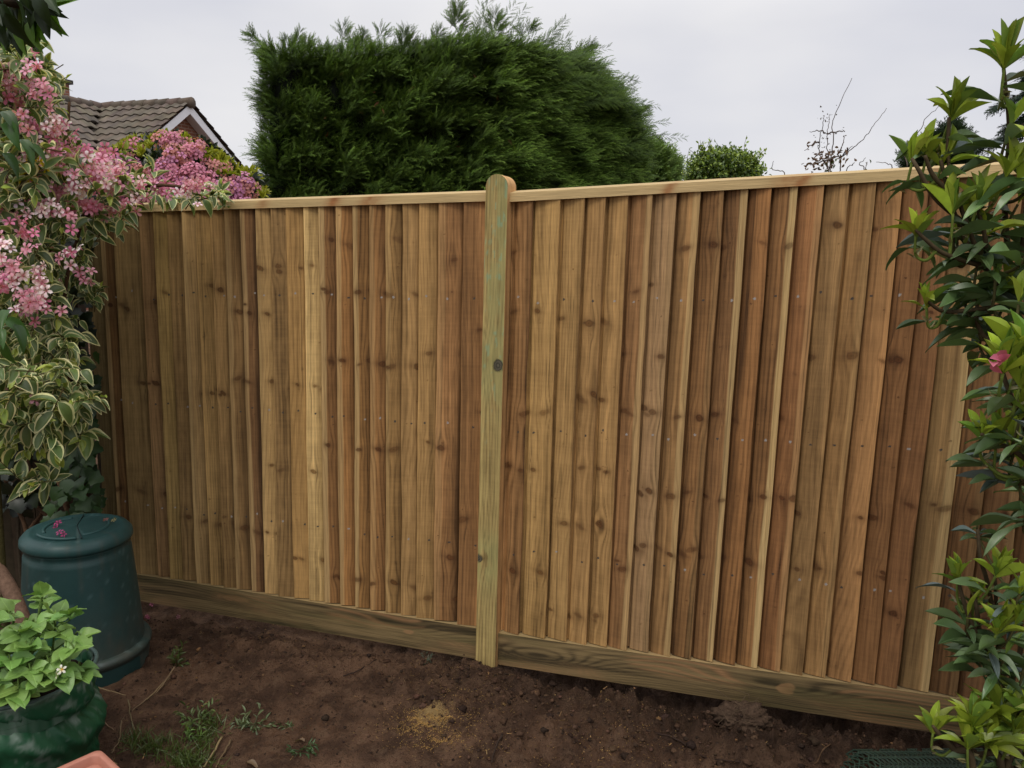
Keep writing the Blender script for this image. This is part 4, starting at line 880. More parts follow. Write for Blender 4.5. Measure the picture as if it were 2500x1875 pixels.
    V = np.array([[*(c+a*hx+b*hy)[:2], z] for z in (z0, z1) for a, b in ((-1, -1), (1, -1), (1, 1), (-1, 1))]); uvw = np.array([[float((q-c)@D_)+float((q-c)@R_), q[2], 0] for q in V])
    ch = mesh('chimney', V, np.array([[0, 1, 5, 4], [1, 2, 6, 5], [2, 3, 7, 6], [3, 0, 4, 7], [4, 5, 6, 7]]), M_BRICK, r, None, False, uvw)
    mb = MB(); mb.box([c[0], c[1], z1+.05], [hx*1.18, hy*1.2, UP*.05], lin(80, 76, 72)*.6); o = mb.build('chimney_slab', M_TILE, ch, False)
    mb = MB(); lathe(mb, [(.13, 0), (.15, .05), (.11, .12), (.12, .38), (.14, .40), (.10, .40), (.09, .05)], 18, lin(150, 88, 66)*.6, (c[0], c[1], z1+.1)); mb.build('chimney_pot', M_TILE, ch)
    mb = MB(); a = P(76, 175, 20.6); b = P(67, 42, 20.6); mb.tube([a-UP*1.2, a, b], [.022, .022, .02], 6, lin(96, 100, 116)*.6)
    for q, hl in ((.97, .55), (.9, .5), (.83, .6), (.76, .45)):
        o_ = a+(b-a)*q; dirn = unit(np.array([1, -.3, -.12])); mb.tube([o_-dirn*hl*.7, o_+dirn*hl*.35], .008, 5, lin(120, 122, 130)*.6)
    mb.tube([P(60, 62, 20.5), P(59, 82, 20.5)], .012, 5, lin(96, 100, 116)*.6); mb.build('aerial', M_METAL, r)
house()

# ------------------------------------------------------------------ compost bin
def blossom(p, nrm, s, col, label=None, name='fallen_blossom'):
    f = Foliage(); n = unit(nrm)
    f.add(0, FLOWER, p-n*s*.25, n, perp(n), s, s, col, col*.6); a = perp(n)
    f.add(0, FLOWER, p+a*s*.5, unit(a+n*.4), n, s*.8, s*.8, col*1.1, col*.6)
    o = f.build(name, M_PETAL, None); tag(o, label, 'flower'); return o
def bin_():
    r = thing('compost_bin', 'dark teal plastic compost bin with lid, standing by the left end of the fence', 'compost bin')
    q = GG(190, 1494); u = unit(np.array([q[0], q[1], 0])); RB = .262; c = q+u*RB; z0 = gz(c[0], c[1])-.03
    zl = P(180, 1139, c[1])[2]; H = zl-z0; RT_ = .205
    teal = lin(40, 72, 70)*.78
    def noise(th, Z): return .004*(fbm(np.cos(th)*2.2+5, np.sin(th)*2.2+Z*3+9, 55, 3)-.5)
    def vc(V, base):
        d = V.reshape(-1, 3)-np.array([c[0], c[1], z0]); th = np.arctan2(d[:, 1], d[:, 0]); dirt = sstep(.45, .05, d[:, 2])*fbm(th*9, d[:, 2]*14, 61, 4)*1.1+.35*sstep(.62, .8, fbm(th*20, d[:, 2]*5, 66, 4))
        sc = sstep(.72, .8, fbm(th*30, d[:, 2]*90, 70, 3))*.6
        return base*(1-dirt[:, None]*.6)+lin(110, 98, 82)*.6*dirt[:, None]*.6+np.array([.05, .07, .07])*sc[:, None]
    def lathe_c(name, prof, mat, par, base=teal):
        m = MB(); V = lathe(m, prof, 96, (1, 1, 1), (c[0], c[1], z0), noise); m.c = [vc(V, base)]; return m.build(name, mat, par)
    rb = lambda z: RB-.012-(RB-.012-RT_+.004)*(z/H)**1.15
    lathe_c('body', [(RB-.02, .10)]+[(rb(z), z) for z in np.linspace(.11, H-.10, 30)]+[(rb(H-.09)-.006, H-.09), (rb(H-.08)-.006, H-.07), (rb(H-.07)+.006, H-.055), (RT_-.03, H-.045)], M_PLASTIC, r)
    lathe_c('base_ring', [(RB-.035, .125), (RB-.012, .128), (RB+.004, .122), (RB+.010, .108), (RB+.006, .094), (RB-.004, .086), (RB-.002, .06), (RB, -.06)], M_PLASTIC, r)
    lid = lathe_c('lid', [(RT_-.015, H-.062), (RT_+.006, H-.060), (RT_+.014, H-.046), (RT_+.012, H-.026), (RT_-.004, H-.008), (RT_-.022, H-.001), (RT_-.034, H), (RT_-.042, H-.004), (RT_-.075, H+.001), (RT_-.12, H+.004), (.02, H+.006), (.0005, H+.006)], M_PLASTIC, r, teal*1.25)
    m = MB(); k = np.array([c[0], c[1], z0+H+.0065])
    for rr, a0, a1 in ((.125, 2.2, 3.9), (.125, -.9, .8), (.15, 3.9, 5.2)):
        a = np.linspace(a0, a1, 24); m.tube(np.stack([k[0]+rr*np.cos(a), k[1]+rr*np.sin(a), 0*a+k[2]-.004], -1), .0065, 8, teal*1.5)
    m.build('raised_rib', M_PLASTIC, lid)
    m = MB(); m.tube([k+np.array([-.05, .15, -.0045]), k+np.array([0, 0, -.001]), k+np.array([.09, -.13, -.0045])], .0025, 6, teal*.35); m.build('lid_seam', M_PLASTIC, lid)
    m = MB(); a = np.linspace(-.6, .45, 20)+math.atan2(-u[1], -u[0])+.45                    # hatch at the foot
    V = np.array([[[c[0]+(RB+.004)*math.cos(t), c[1]+(RB+.004)*math.sin(t), z0+z] for z in np.linspace(.01, .082, 5)] for t in a]); m.grid(V, teal*.8); m.build('hatch', M_PLASTIC, r)
    for dx, dy, col, lb in ((-.075, -.005, (206, 80, 140), 'pink fallen blossom at the left rim of the compost bin lid'), (-.005, -.115, (214, 96, 156), 'pink fallen blossom at the front of the compost bin lid'), (.10, .06, (190, 120, 110), 'small faded blossom near the right rim of the compost bin lid'), (.135, .05, (190, 176, 120), 'tiny straw coloured withered blossom at the right rim of the compost bin lid')):
        blossom(np.array([c[0]+dx, c[1]+dy, z0+H+.014]), (rng.normal(0, .4), -.4, .8), .026 if col[0] > 200 else .016, lin(*col)*.75, lb)
bin_()

# ------------------------------------------------------------------ potato bag
def ground_bag():
    zr = .37; A = P(22, 1450, 2.52); c = np.array([A[0], A[1], 0]); zr = A[2]; Rr = .255; zb = gz(c[0], c[1])-.02; H = zr-zb
    r = thing('planter_bag', 'green woven plastic planter bag with a worn whitish rim, in the bottom left corner', 'planter bag')
    gr = lin(34, 94, 60)*.66
    def fold(th, Z):
        h = (Z-zb)/H
        f = .010*(fbm(np.cos(th)*5+3+h*2, np.sin(th)*5+h*7, 47, 3, .6)-.5)*2+.007*(np.abs(fbm(np.cos(th)*11+h*5, np.sin(th)*11+h*9, 57, 2)-.5)*4-.5)+.020*(fbm(np.cos(th)*1.7+3+h*1.3, np.sin(th)*1.7+h*3.2+7, 41, 3)-.5)*2*np.sin(np.clip(h, 0, 1)*PI)**.6
        crease = -.030*np.exp(-((h-.74+.10*np.sin(th*2.0+1.2))/.05)**2)+.022*np.exp(-((h-.56+.10*np.sin(th*2.0+1.2))/.09)**2)
        return f+crease
    m = MB(); prof = [(Rr*.0+.004, zb), (Rr*.8, zb), (Rr*.93, zb+.02)]+[(Rr*(.95+.04*math.sin(h*PI)+.03*h), zb+H*h) for h in np.linspace(.08, .97, 44)]+[(Rr*1.01, zr-.004), (Rr*1.0, zr)]
    V = lathe(m, prof, 220, (1, 1, 1), (c[0], c[1], 0), fold); d = V.reshape(-1, 3)-c; th = np.arctan2(d[:, 1], d[:, 0]); h = (d[:, 2]-zb)/H
    w = sstep(.52, .74, fbm(th*7, h*12, 73, 5, .65))*sstep(.2, .6, h)*.6+sstep(.92, 1, h)*.35
    col = gr*(1-.25*fbm(th*3, h*5, 9, 3)[:, None])*(1-w[:, None])+lin(150, 166, 154)*.6*w[:, None]; m.c = [np.clip(col, .005, 1)]; m.build('bag', M_BAG, r)
    m = MB(); th = np.linspace(0, 2*PI, 100); wob = .006*np.sin(th*5)+.005*np.sin(th*3+1); pts = np.stack([c[0]+(Rr+wob)*np.cos(th), c[1]+(Rr+wob)*np.sin(th), zr+.006*np.sin(th*4)], -1)
    sc = (lin(96, 120, 112)*.5)[None]*(.6+.8*vn(th*9, th*0, 4))[:, None]; m.tube(pts, .007, 8, np.repeat(sc[:, None], 8, 1), cap=False); m.build('rim', M_BAG, r)
    m = MB(); lin_ = [(Rr*.985, zr), (Rr*.97, zr-.05), (Rr*.95, zr-.12)]; V = lathe(m, lin_, 90, (1, 1, 1), (c[0], c[1], 0)); d = V.reshape(-1, 3); w = sstep(.42, .7, fbm(d[:, 0]*30, d[:, 1]*30+d[:, 2]*20, 12, 4)); m.c = [gr*.8*(1-.6*w[:, None])+lin(160, 176, 164)*.55*.6*w[:, None]]; m.build('lining', M_BAG, r)
    m = MB(); V = lathe(m, [(Rr*.965, zr-.075), (Rr*.7, zr-.06), (Rr*.4, zr-.055), (.001, zr-.05)], 60, lin(50, 38, 30)*.5, (c[0], c[1], 0)); m.build('compost', M_CLOD, r)
    p = thing('potato_plant', 'bright green potato plant growing in the green planter bag', 'plant'); f, s = Foliage(), MB()
    def compound(b, d, L, n=2, sc=1.0, up=UP):
        d = unit(d); tip = b+d*L; mid = b+d*L*.55+UP*.02*sc; pts = bez([b, mid, tip], 5); s.tube(pts, np.linspace(.0032, .0018, len(pts))*sc, 5, lin(104, 132, 62)*.6)
        sd = unit(np.cross(d, UP)); nr = unit(UP+to_cam(b)*.45+rv(.18)); g0 = jit(lin(128, 164, 84), .14)*.82
        k = rng.randint(3); f.add(k, P_LEAF[k], tip-d*.01, unit(d+rv(.12)), nr, .078*sc, .056*sc, g0, g0*1.4)
        for i in range(n):
            q = b+(tip-b)*(.82-.34*i)
            for sg in (-1, 1): k = rng.randint(3); f.add(k, P_LEAF[k], q, unit(sd*sg*.9+d*.45+rv(.15)), unit(nr+rv(.2)), .066*sc*rng.uniform(.85, 1.1)*(1-.12*i), .048*sc, jit(g0, .1), g0*1.4)
    def stem(x, y, dist, bx, n):
        t = P(x, y, dist); b = np.array([bx[0], bx[1], zr-.06]); pts = bez([b, (b+t)/2+rv(.012), t], 8); s.tube(pts, np.linspace(.006, .003, len(pts)), 6, lin(104, 136, 64)*.6)
        for k in range(n):
            q = pts[int(len(pts)*(.35+.6*k/n))]; a = k*2.4+rng.rand(); compound(q, np.array([math.cos(a), math.sin(a)*.8-.25, .45]), rng.uniform(.05, .10), 2, rng.uniform(.8, 1.1))
        compound(t-UP*.01, np.array([rng.normal(0, .2), -.3, .9]), .05, 2, .85)
    cc = c
    stem(92, 1300, 2.50, cc+np.array([.06, 0, 0]), 4); stem(30, 1340, 2.45, cc+np.array([-.05, -.05, 0]), 5); stem(120, 1345, 2.45, cc+np.array([.1, -.02, 0]), 5); stem(-30, 1320, 2.45, cc+np.array([-.12, 0, 0]), 5)
    for (x, y, dd) in [(150, 1340, 2.42), (160, 1375, 2.40), (140, 1400, 2.36), (60, 1400, 2.34), (95, 1420, 2.34), (20, 1430, 2.32), (130, 1440, 2.34), (165, 1450, 2.38), (40, 1470, 2.31), (90, 1470, 2.31), (110, 1370, 2.4), (10, 1380, 2.36), (70, 1350, 2.42), (-20, 1400, 2.36), (175, 1440, 2.42), (100, 1455, 2.32), (5, 1455, 2.32), (60, 1445, 2.31), (30, 1490, 2.30), (120, 1482, 2.32), (-10, 1480, 2.3), (0, 1350, 2.4), (45, 1370, 2.38), (85, 1385, 2.36)]:
        t = P(x, y, dd); b = np.array([cc[0]+rng.uniform(-.12, .12), cc[1]+rng.uniform(-.12, .1), zr-.06]); pts = bez([b, (b+t)/2+UP*.03, t], 5); s.tube(pts, np.linspace(.0045, .0022, len(pts)), 5, lin(104, 136, 64)*.6); compound(t, unit(np.array([t[0]-cc[0], t[1]-cc[1]-.15, .12]))+rv(.2), .05, 2, rng.uniform(.85, 1.15))
    s.build('stem', M_TWIG, p); f.build('foliage', M_LEAF, p)
    fl = Foliage(); q = P(136, 1446, 2.28); d = unit(np.array([.2, -.9, .5])); fl.add(0, FLOWER, q, d, perp(d), .023, .023, np.array([.75, .75, .7]), np.array([.75, .55, .1])); q2 = q+np.array([-.012, 0, -.02]); fl.add(0, FLOWER, q2, unit(d+rv(.4)), UP, .02, .02, np.array([.7, .7, .6]), np.array([.7, .55, .1])); fl.build('flower', M_PETAL, p)
    m = MB(); m.tube([q, q+d*.012], [.004, .002], 7, (.75, .42, .03)); o = m.build('flower_centre', M_PETAL, p)
ground_bag()

# ------------------------------------------------------------------ terracotta trough
def trough():
    r = thing('trough_planter', 'empty pinkish terracotta plastic trough cut off by the bottom left edge of the photo', 'planter')
    z = .235; A, B, Cc = G(216, 1616, z), G(304, 1650, z), G(85, 1659, z)
    ex = unit(B-A); ey = unit(np.array([ex[1], -ex[0], 0]))
    if ey@(Cc-A) < 0: ey = -ey
    ey = unit(ey+1.3*unit(Cc-A)); e2 = np.array([ey[1], -ey[0], 0]); ex = e2 if e2@ex > 0 else -e2
    wx = 1.25*float(np.linalg.norm(B-A)); ly = .62; zb = gz(A[0], A[1]-.2); col = lin(206, 140, 118)*.62
    def ring(ins, zz, rr=.02, n=6):
        out = []
        for (sx, sy, a0) in ((1, 1, 0), (0, 1, 1), (0, 0, 2), (1, 0, 3)):
            o = A+ex*(wx-ins-rr if sx else ins+rr)+ey*(ly-ins-rr if sy else ins+rr)
            for t in np.linspace(0, PI/2, n): a = a0*PI/2+t; out.append([*(o+ex*rr*math.cos(a)+ey*rr*math.sin(a))[:2], zz])
        return np.array(out)
    m = MB(); m.grid(np.stack([ring(.012, z-.045), ring(.002, z-.042), ring(0, z-.004), ring(.003, z), ring(.016, z), ring(.019, z-.004), ring(.021, z-.045)]), col, wrap=True); m.build('rim', M_POT, r)
    m = MB(); lo = [ring(.012, z-.04), ring(.03, zb), ring(.05, zb-.002)]; m.grid(np.stack(lo), col*.95, wrap=True); m.grid(np.stack([ring(.019, z-.03), ring(.034, z-.034), ring(.037, z-.045), ring(.05, zb+.02), ring(.07, zb+.018)]), col*.95, wrap=True)
    fl = ring(.06, zb+.019); n0 = m.n; m.add(np.vstack([fl, fl.mean(0)]), f3=[[len(fl), i, (i+1) % len(fl)] for i in range(len(fl))], col=col*.8); m.build('body', M_POT, r)
trough()

# ------------------------------------------------------------------ big leaved shrub at the right
def rhodo():
    r = thing('large_leaf_shrub', 'tall shrub of long dark leathery leaves with upright bright shoots, overtopping the fence at right', 'shrub'); build_r(r, [
        # x, y, dist, new leaves, old leaves, size, lean
        (2168, 112, 1.98, 12, 5, 1.0, .1), (2050, 222, 2.02, 8, 7, 1.0, 0), (1968, 318, 2.06, 6, 4, .85, -.3), (1998, 310, 2.04, 6, 3, .85, 0), (2032, 320, 2.03, 7, 4, .85, .2), (2058, 425, 1.98, 8, 4, .95, -.2), (2108, 410, 1.97, 9, 3, .95, .2),
        (1978, 472, 2.0, 7, 3, .8, -.4), (2180, 265, 1.98, 2, 12, 1.1, 0), (2170, 345, 1.95, 6, 9, 1.0, .2), (2128, 495, 1.98, 2, 13, 1.05, 0), (2075, 465, 2.05, 2, 9, 1.0, -.2), (2195, 430, 1.98, 2, 10, 1.1, .2), (2002, 628, 2.02, 5, 3, .8, -.5), (2110, 560, 2.0, 0, 13, 1.1, 0), (2180, 560, 2.02, 0, 12, 1.1, 0),
        (2110, 650, 2.03, 2, 12, 1.05, -.2), (2170, 640, 2.0, 2, 12, 1.1, .1), (2120, 700, 2.08, 0, 10, .9, -.2), (2190, 720, 2.05, 0, 12, 1.1, 0), (2215, 820, 1.95, 2, 10, 1.1, .2), (2200, 640, 1.9, 4, 3, .8, .2), (2225, 500, 1.9, 2, 10, 1.1, 0), (2230, 330, 1.9, 2, 10, 1.1, 0), (2060, 500, 2.03, 1, 8, .9, -.4), (2150, 590, 1.95, 1, 9, 1, 0), (2090, 600, 2.05, 0, 8, 1, -.2)]+[(2290+55*(k % 6)+20*((k*7) % 3), 520+58*(k//2), 1.95+.12*(k % 4), 3, 12, 1.15, .1) for k in range(36)],  # closing batch: out-of-view whorls added to block sky from the lower fence
        [[(2230, 1500), (2225, 1100), (2215, 820), (2190, 640), (2170, 420), (2180, 270), (2168, 130)], [(2190, 640), (2130, 560), (2090, 470), (2050, 340), (2050, 235)], [(2090, 470), (2020, 410), (1985, 350), (1970, 325)], [(2050, 400), (2015, 360), (1998, 318)], [(2090, 470), (2060, 440), (2032, 328)], [(2130, 560), (2128, 495), (2108, 420)], [(2110, 540), (2085, 500), (2058, 430)], [(2130, 560), (2040, 530), (2000, 500), (1978, 478)], [(2190, 640), (2110, 650), (2040, 655), (2002, 632)], [(2215, 820), (2120, 700), (2110, 640)], [(2200, 640), (2215, 440), (2230, 330)], [(2170, 420), (2172, 350)]], 2.0)
    r2 = thing('leafy_shrub', 'glossy shrub with one pink flower bud, halfway up the fence at the right edge', 'shrub'); build_r(r2, [
        (2165, 770, 1.72, 9, 2, 1.0, -.2), (2205, 740, 1.72, 8, 4, 1.0, .1), (2200, 800, 1.72, 7, 6, 1.0, .1), (2120, 915, 1.8, 8, 3, .75, -.5), (2150, 935, 1.8, 6, 7, 1.0, -.2), (2200, 900, 1.75, 3, 10, 1.1, 0), (2205, 1000, 1.8, 2, 10, 1.05, 0), (2220, 1080, 1.8, 1, 10, 1.0, 0), (2225, 870, 1.7, 5, 8, 1.0, 0), (2190, 960, 1.82, 2, 8, 1, -.2)],
        [[(2250, 1500), (2240, 1100), (2215, 900), (2205, 750)], [(2225, 980), (2180, 950), (2150, 940), (2120, 920)], [(2215, 900), (2180, 830), (2165, 780)], [(2240, 1100), (2210, 1010)]], 1.76)
    f = Foliage(); q = P(2155, 782, 1.62)
    for k in range(6): f.add(0, S_LEAF[1], q+rv(.004), unit(np.array([.2, -.4, .6])+rv(.5)), rv(), .032, .02, jit(lin(206, 110, 132)*.7, .2))
    f.build('flower_bud', M_PETAL, r2)
    r3 = thing('low_leaf_shrub', 'waist high shrub of narrow bright shoots over dark leaves, right of the last fence boards', 'shrub'); build_r(r3, [
        (2112, 1120, 2.25, 0, 11, .62, -.1), (2068, 1222, 2.05, 8, 3, .75, -.2), (2148, 1205, 2.0, 9, 4, .8, .1), (2105, 1258, 2.05, 6, 2, .65, 0), (2150, 1330, 1.95, 9, 10, .95, 0), (2090, 1320, 2.0, 1, 10, .95, -.3), (2120, 1390, 2.0, 0, 12, 1.0, -.2), (2190, 1340, 1.95, 3, 9, 1.0, .2), (2170, 1400, 1.95, 1, 12, 1.0, 0), (2200, 1270, 1.95, 4, 6, .9, .2), (2210, 1430, 1.95, 1, 9, 1, 0)],
        [[(2200, 1640), (2180, 1500), (2160, 1400), (2148, 1215)], [(2180, 1500), (2120, 1380), (2085, 1290), (2068, 1230)], [(2120, 1380), (2110, 1300), (2105, 1262)], [(2160, 1400), (2135, 1250), (2118, 1190), (2112, 1125)], [(2180, 1500), (2205, 1380), (2200, 1280)]], 2.03)
    r4 = thing('young_leaf_shrub', 'low clump of broad yellow green leaves just behind the wire netting', 'shrub'); build_r(r4, [
        (2015, 1545, 1.98, 9, 1, .8, -.3), (2100, 1535, 1.92, 13, 1, 1.0, -.1), (2150, 1510, 1.92, 13, 1, 1.0, .1), (2130, 1575, 1.9, 11, 2, .95, -.2), (2185, 1550, 1.9, 12, 3, 1.0, .1), (2205, 1505, 1.92, 11, 2, 1.0, .2), (2175, 1605, 1.95, 3, 9, .9, 0), (2090, 1580, 1.9, 9, 0, .9, -.3), (2215, 1590, 1.9, 6, 4, 1, 0)],
        [[(2100, 1640), (2060, 1600), (2030, 1570), (2015, 1550)], [(2160, 1650), (2130, 1600), (2100, 1545)], [(2170, 1650), (2160, 1580), (2150, 1520)], [(2170, 1650), (2190, 1600), (2205, 1515)], [(2160, 1640), (2110, 1610), (2090, 1585)]], 1.93, broad=1)
def build_r(root, whorls, stems, sd, broad=0):
    f, s, tips, skel, g_all = Foliage(), MB(), [], [], {}
    for (x, y, d_, nn_, no, sz, lean) in whorls:
        p = P(x, y+(44 if nn_ > 4 else 18), d_); ax = unit(np.array([lean*.6, -.12, 1])+rv(.08))
        for k in range(int(nn_*(1.6 if not broad else 1.1))):
            a = k*2.4+rng.rand()*.5; h = perp(ax); h0 = unit(np.array([math.cos(a), math.sin(a), 0])); el = rng.uniform(.12, .5) if k < nn_ else rng.uniform(.5, 1.0)
            if broad: el += .35
            dr = unit(ax*math.cos(el)+h0*math.sin(el)); nr = unit(ax*math.sin(el)-h0*math.cos(el)+rv(.15))
            col = jit(lin(158, 178, 58)*(.8 if broad else 1), .3)*rng.choice([.6, .8, .95]) if rng.rand() < .75 else jit(lin(116, 146, 56), .2)*.85
            kk = rng.randint(4); L = rng.uniform(.075, .115)*sz*(1.1 if el > .6 else 1); f.add(kk, R_LEAF[kk], p+ax*rng.uniform(0, .012), dr, nr if kk != 3 else nr, L, L*(.165 if not broad else .25)*rng.uniform(.85, 1.15), col, col*1.25)
        for k in range(int(no*.82+.5)):
            a = k*2.4+rng.rand()*.6; h0 = unit(np.array([math.cos(a), math.sin(a), 0])); el = rng.uniform(1.15, 1.95)
            dr = unit(ax*math.cos(el)+h0*math.sin(el)); nr = unit(ax*math.sin(el)-h0*math.cos(el)+rv(.2)); 
            col = jit(lin(88, 112, 66), .3)*.92*rng.choice([.7, 1, 1.25])
            if rng.rand() < .12: col = jit(lin(116, 136, 128), .1)*.5
            kk = rng.randint(3); L = rng.uniform(.075, .14)*sz; f.add(kk, R_LEAF[kk], p-ax*rng.uniform(.02, .07)*sz, dr, nr, L, L*rng.uniform(.18, .26), col*(rng.uniform(.8, 1.2)), col*1.7+.01)
        tips.append((p, ax, sz, nn_))
        for k in range(3 if nn_ > 4 else 0):                            # papery bud scales left at the foot of the new shoot
            kk = rng.randint(2); h0 = unit(np.array([rng.normal(), rng.normal(), .5])); f.add(kk+20, S_LEAF[kk], p-ax*rng.uniform(.03, .08)*sz, h0, rv(), .03, .009, jit(lin(176, 168, 120)*.55, .15))
    for i, l in enumerate(stems):
        pp = [P(x, y+18, sd+rng.uniform(-.02, .02)) for x, y in l]
        if l[0][1] > 1450: g_ = np.array([pp[0][0]+.04, pp[0][1]+.05, 0]); g_ = g_all.setdefault(0, g_); g_[2] = gz(g_[0], g_[1])-.03; pp = [g_]+pp
        pp = bez(pp, 7); s.tube(pp, np.linspace(.012 if l[0][1] > 1450 else .0065, .0042, len(pp)), 8, lin(92, 78, 54)*.55); skel.append(pp)
    sk = np.concatenate(skel)
    for (p, ax, sz, nn_) in tips:                                       # every whorl sits on a shoot that joins the nearest branch
        dd = np.linalg.norm(sk-(p-ax*.07), axis=1)+.5*np.maximum(sk[:, 2]-p[2], 0); b = sk[dd.argmin()]
        w = bez([b, (b+p-ax*.06)/2-ax*.01, p-ax*.05*sz, p+ax*.008], 4); s.tube(w, np.linspace(.0046, .0032, len(w)), 7, lin(122, 140, 60)*.6 if nn_ > 4 else lin(100, 96, 56)*.55)
    s.build('stem', M_TWIG, root); f.build('foliage', M_GLOSSLEAF, root)
rhodo()

# ------------------------------------------------------------------ wire netting in the bottom right corner
def netting():
    ctr = P(2010, 1652, 2.27); R0 = .30; axd = unit(np.array([1, .06, 0])); bk = np.array([-axd[1], axd[0], 0]); zt = P(2040, 1680, 2.27)[2]; zc = zt-R0
    m = MB(); col = lin(54, 74, 62)*.75
    def S(u, a):
        droop = .035*sstep(.28, 0, u)*0
        sag = -.55*np.clip(.10-u, 0, 1)*1.2
        return ctr+axd*(u-.22)+bk*R0*1.25*math.sin(a)+np.array([0, 0, zc-ctr[2]+R0*math.cos(a)+sag])
    pit = .030; A0, A1 = -1.25, 1.0
    for k in range(64):
        for sg in (1, -1):
            pts = []
            for i in range(60):
                a = A0+(A1-A0)*i/59; arc = (a-A0)*R0*1.1; ph = arc/pit
                u = k*pit*.5*1.0+sg*(ph*.5*pit*.9)-(.0 if sg > 0 else -.3)-.25+.006*(abs((ph % 2)-1)-.5)*sg
                if -.06 < u < 1.0: pts.append(S(u, a)+np.array([0, 0, .0025*sg*math.cos(ph*PI)]))
            if len(pts) > 3: m.tube(pts, .0026, 5, jit(col, .15), cap=False)
    o = m.build('wire_netting', M_WIRE, None); tag(o, 'dark green coated wire netting bowed up from the soil in the bottom right corner', 'netting')
netting()

# ------------------------------------------------------------------ things lying on the soil
def ico(n=2):
    bpy_m = __import__('bmesh').new(); __import__('bmesh').ops.create_icosphere(bpy_m, subdivisions=n, radius=1)
    V = np.array([v.co[:] for v in bpy_m.verts]); Fq = np.array([[v.index for v in f.verts] for f in bpy_m.faces]); bpy_m.free(); return V, Fq
def crumbs():
    V0, F0 = ico(1); V1, F1 = ico(2); m = MB()
    def put(x, y, s, big):
        V, Fq = (V1, F1) if big else (V0, F0); sd = rng.randint(9999)
        d = 1+.75*(fbm(V[:, 0]*1.6+sd, V[:, 1]*1.6+V[:, 2]*1.3, sd % 97, 3)-.5)*2
        W_ = V*d[:, None]*s*np.array([1, rng.uniform(.7, 1.2), rng.uniform(.5, .8)]); a = rng.rand()*6.28; ca, sa = math.cos(a), math.sin(a)
        W_ = np.stack([W_[:, 0]*ca-W_[:, 1]*sa, W_[:, 0]*sa+W_[:, 1]*ca, W_[:, 2]], -1)
        t = rng.rand(); c = jit(lin(72, 54, 42) if t < .66 else (lin(48, 37, 30) if t < .975 else lin(104, 78, 52)), .25)*1.0
        m.add(W_+np.array([x, y, gz(x, y)+s*.15]), f3=Fq, col=c)
    for _ in range(5200):
        t = rng.uniform(-1.2, 3.0); d = abs(rng.normal(.0, .42))+.03
        if t > 1.3 and rng.rand() < .55: continue
        q = FP(t, 0, d); put(q[0], q[1], min(.015, abs(rng.normal(0, .0042))+.0016), False)
    for _ in range(70):
        t = rng.uniform(-1.0, 1.3); d = rng.uniform(.1, .6); q = FP(t, 0, d); put(q[0], q[1], rng.uniform(.009, .020), True)
    for _ in range(1200):
        q = np.array([rng.uniform(-1.6, 1.4), rng.uniform(1.9, 3.3)]); put(q[0], q[1], rng.uniform(.0018, .005), False)
    for _ in range(900):                                               # slivers of straw and wood among the crumbs
        q = np.array([rng.uniform(-1.8, 1.5), rng.uniform(1.9, 3.6)])
        if CF-q@N_[:2] < .05: continue
        z = gz(*q)+.003; a = rng.rand()*6.28; L = rng.uniform(.003, .014); dv = np.array([math.cos(a), math.sin(a), rng.uniform(-.2, .3)])*L; pv = np.array([-math.sin(a), math.cos(a), .1])*rng.uniform(.0006, .0018); o_ = np.array([*q, z])
        m.add([o_-dv-pv, o_-dv+pv, o_+dv+pv, o_+dv-pv], [[0, 1, 2, 3]], col=jit(lin(150, 120, 80) if rng.rand() < .4 else lin(70, 52, 40), .3)*.7)
    for (cx_, cy_, sx_, sy_, n_) in ((925, 1566, 34, 16, 2600), (960, 1578, 70, 26, 900), (1000, 1490, 80, 30, 500), (640, 1350, 90, 14, 500), (1330, 1600, 120, 30, 500), (1020, 1420, 80, 20, 350)):
        for _ in range(n_):                                            # loose sawdust, a low scatter of grains
            o_ = GG0(cx_+rng.normal(0, sx_), cy_+rng.normal(0, sy_)); o_[2] += abs(rng.normal(0, .0025))+.001; s_ = rng.uniform(.0009, .0026); a = unit(rv()); b_ = perp(a); c_ = np.cross(a, b_)
            m.add([o_+a*s_, o_+b_*s_, o_-a*s_*.6-b_*s_*.6, o_+c_*s_*.7], f3=[[0, 1, 3], [1, 2, 3], [2, 0, 3], [0, 2, 1]], col=jit(lin(214, 172, 104), .2)*.75)
    o = m.build('soil_crumbs', M_CLOD, None, True); tag(o, kind='stuff')
    # the dug out root clod
    V, Fq = ico(5); q = GG(1600, 1578); d = 1+.42*(fbm(V[:, 0]*2.3+4, V[:, 1]*2.3+V[:, 2]*1.9, 3, 5, .6)-.5)*2+.25*(fbm(V[:, 0]*8, V[:, 1]*8+V[:, 2]*8, 8, 3)-.5)
    dent = np.exp(-((V[:, 0]-.1)**2+(V[:, 1]+.15)**2)/.16)*(V[:, 2] > 0); W_ = V*d[:, None]; W_[:, 2] -= dent*.75
    W_ = W_*np.array([.105, .08, .06]); c = (lin(70, 56, 45)*.9)[None]*(.5+1.0*fbm(V[:, 0]*7, V[:, 1]*7+V[:, 2]*5, 12, 4))[:, None]
    m = MB(); m.add(W_+q+np.array([0, 0, .028]), f3=Fq, col=c); o = m.build('root_clod', M_CLOD, None, True); tag(o, 'pale crumbly clod of earth and roots dug up beside the right gravel board', 'clod')
    m = MB()
    for _ in range(26): a = rv(); a[2] = abs(a[2]); a = unit(a); b = q+a*np.array([.08, .06, .05])+np.array([0, 0, .03]); m.tube(bez([b, b+rv(.02), b+rv(.035)], 4), [.0009]*9, 4, lin(110, 92, 72)*.6)
    m.build('root', M_TWIG, o)
crumbs()
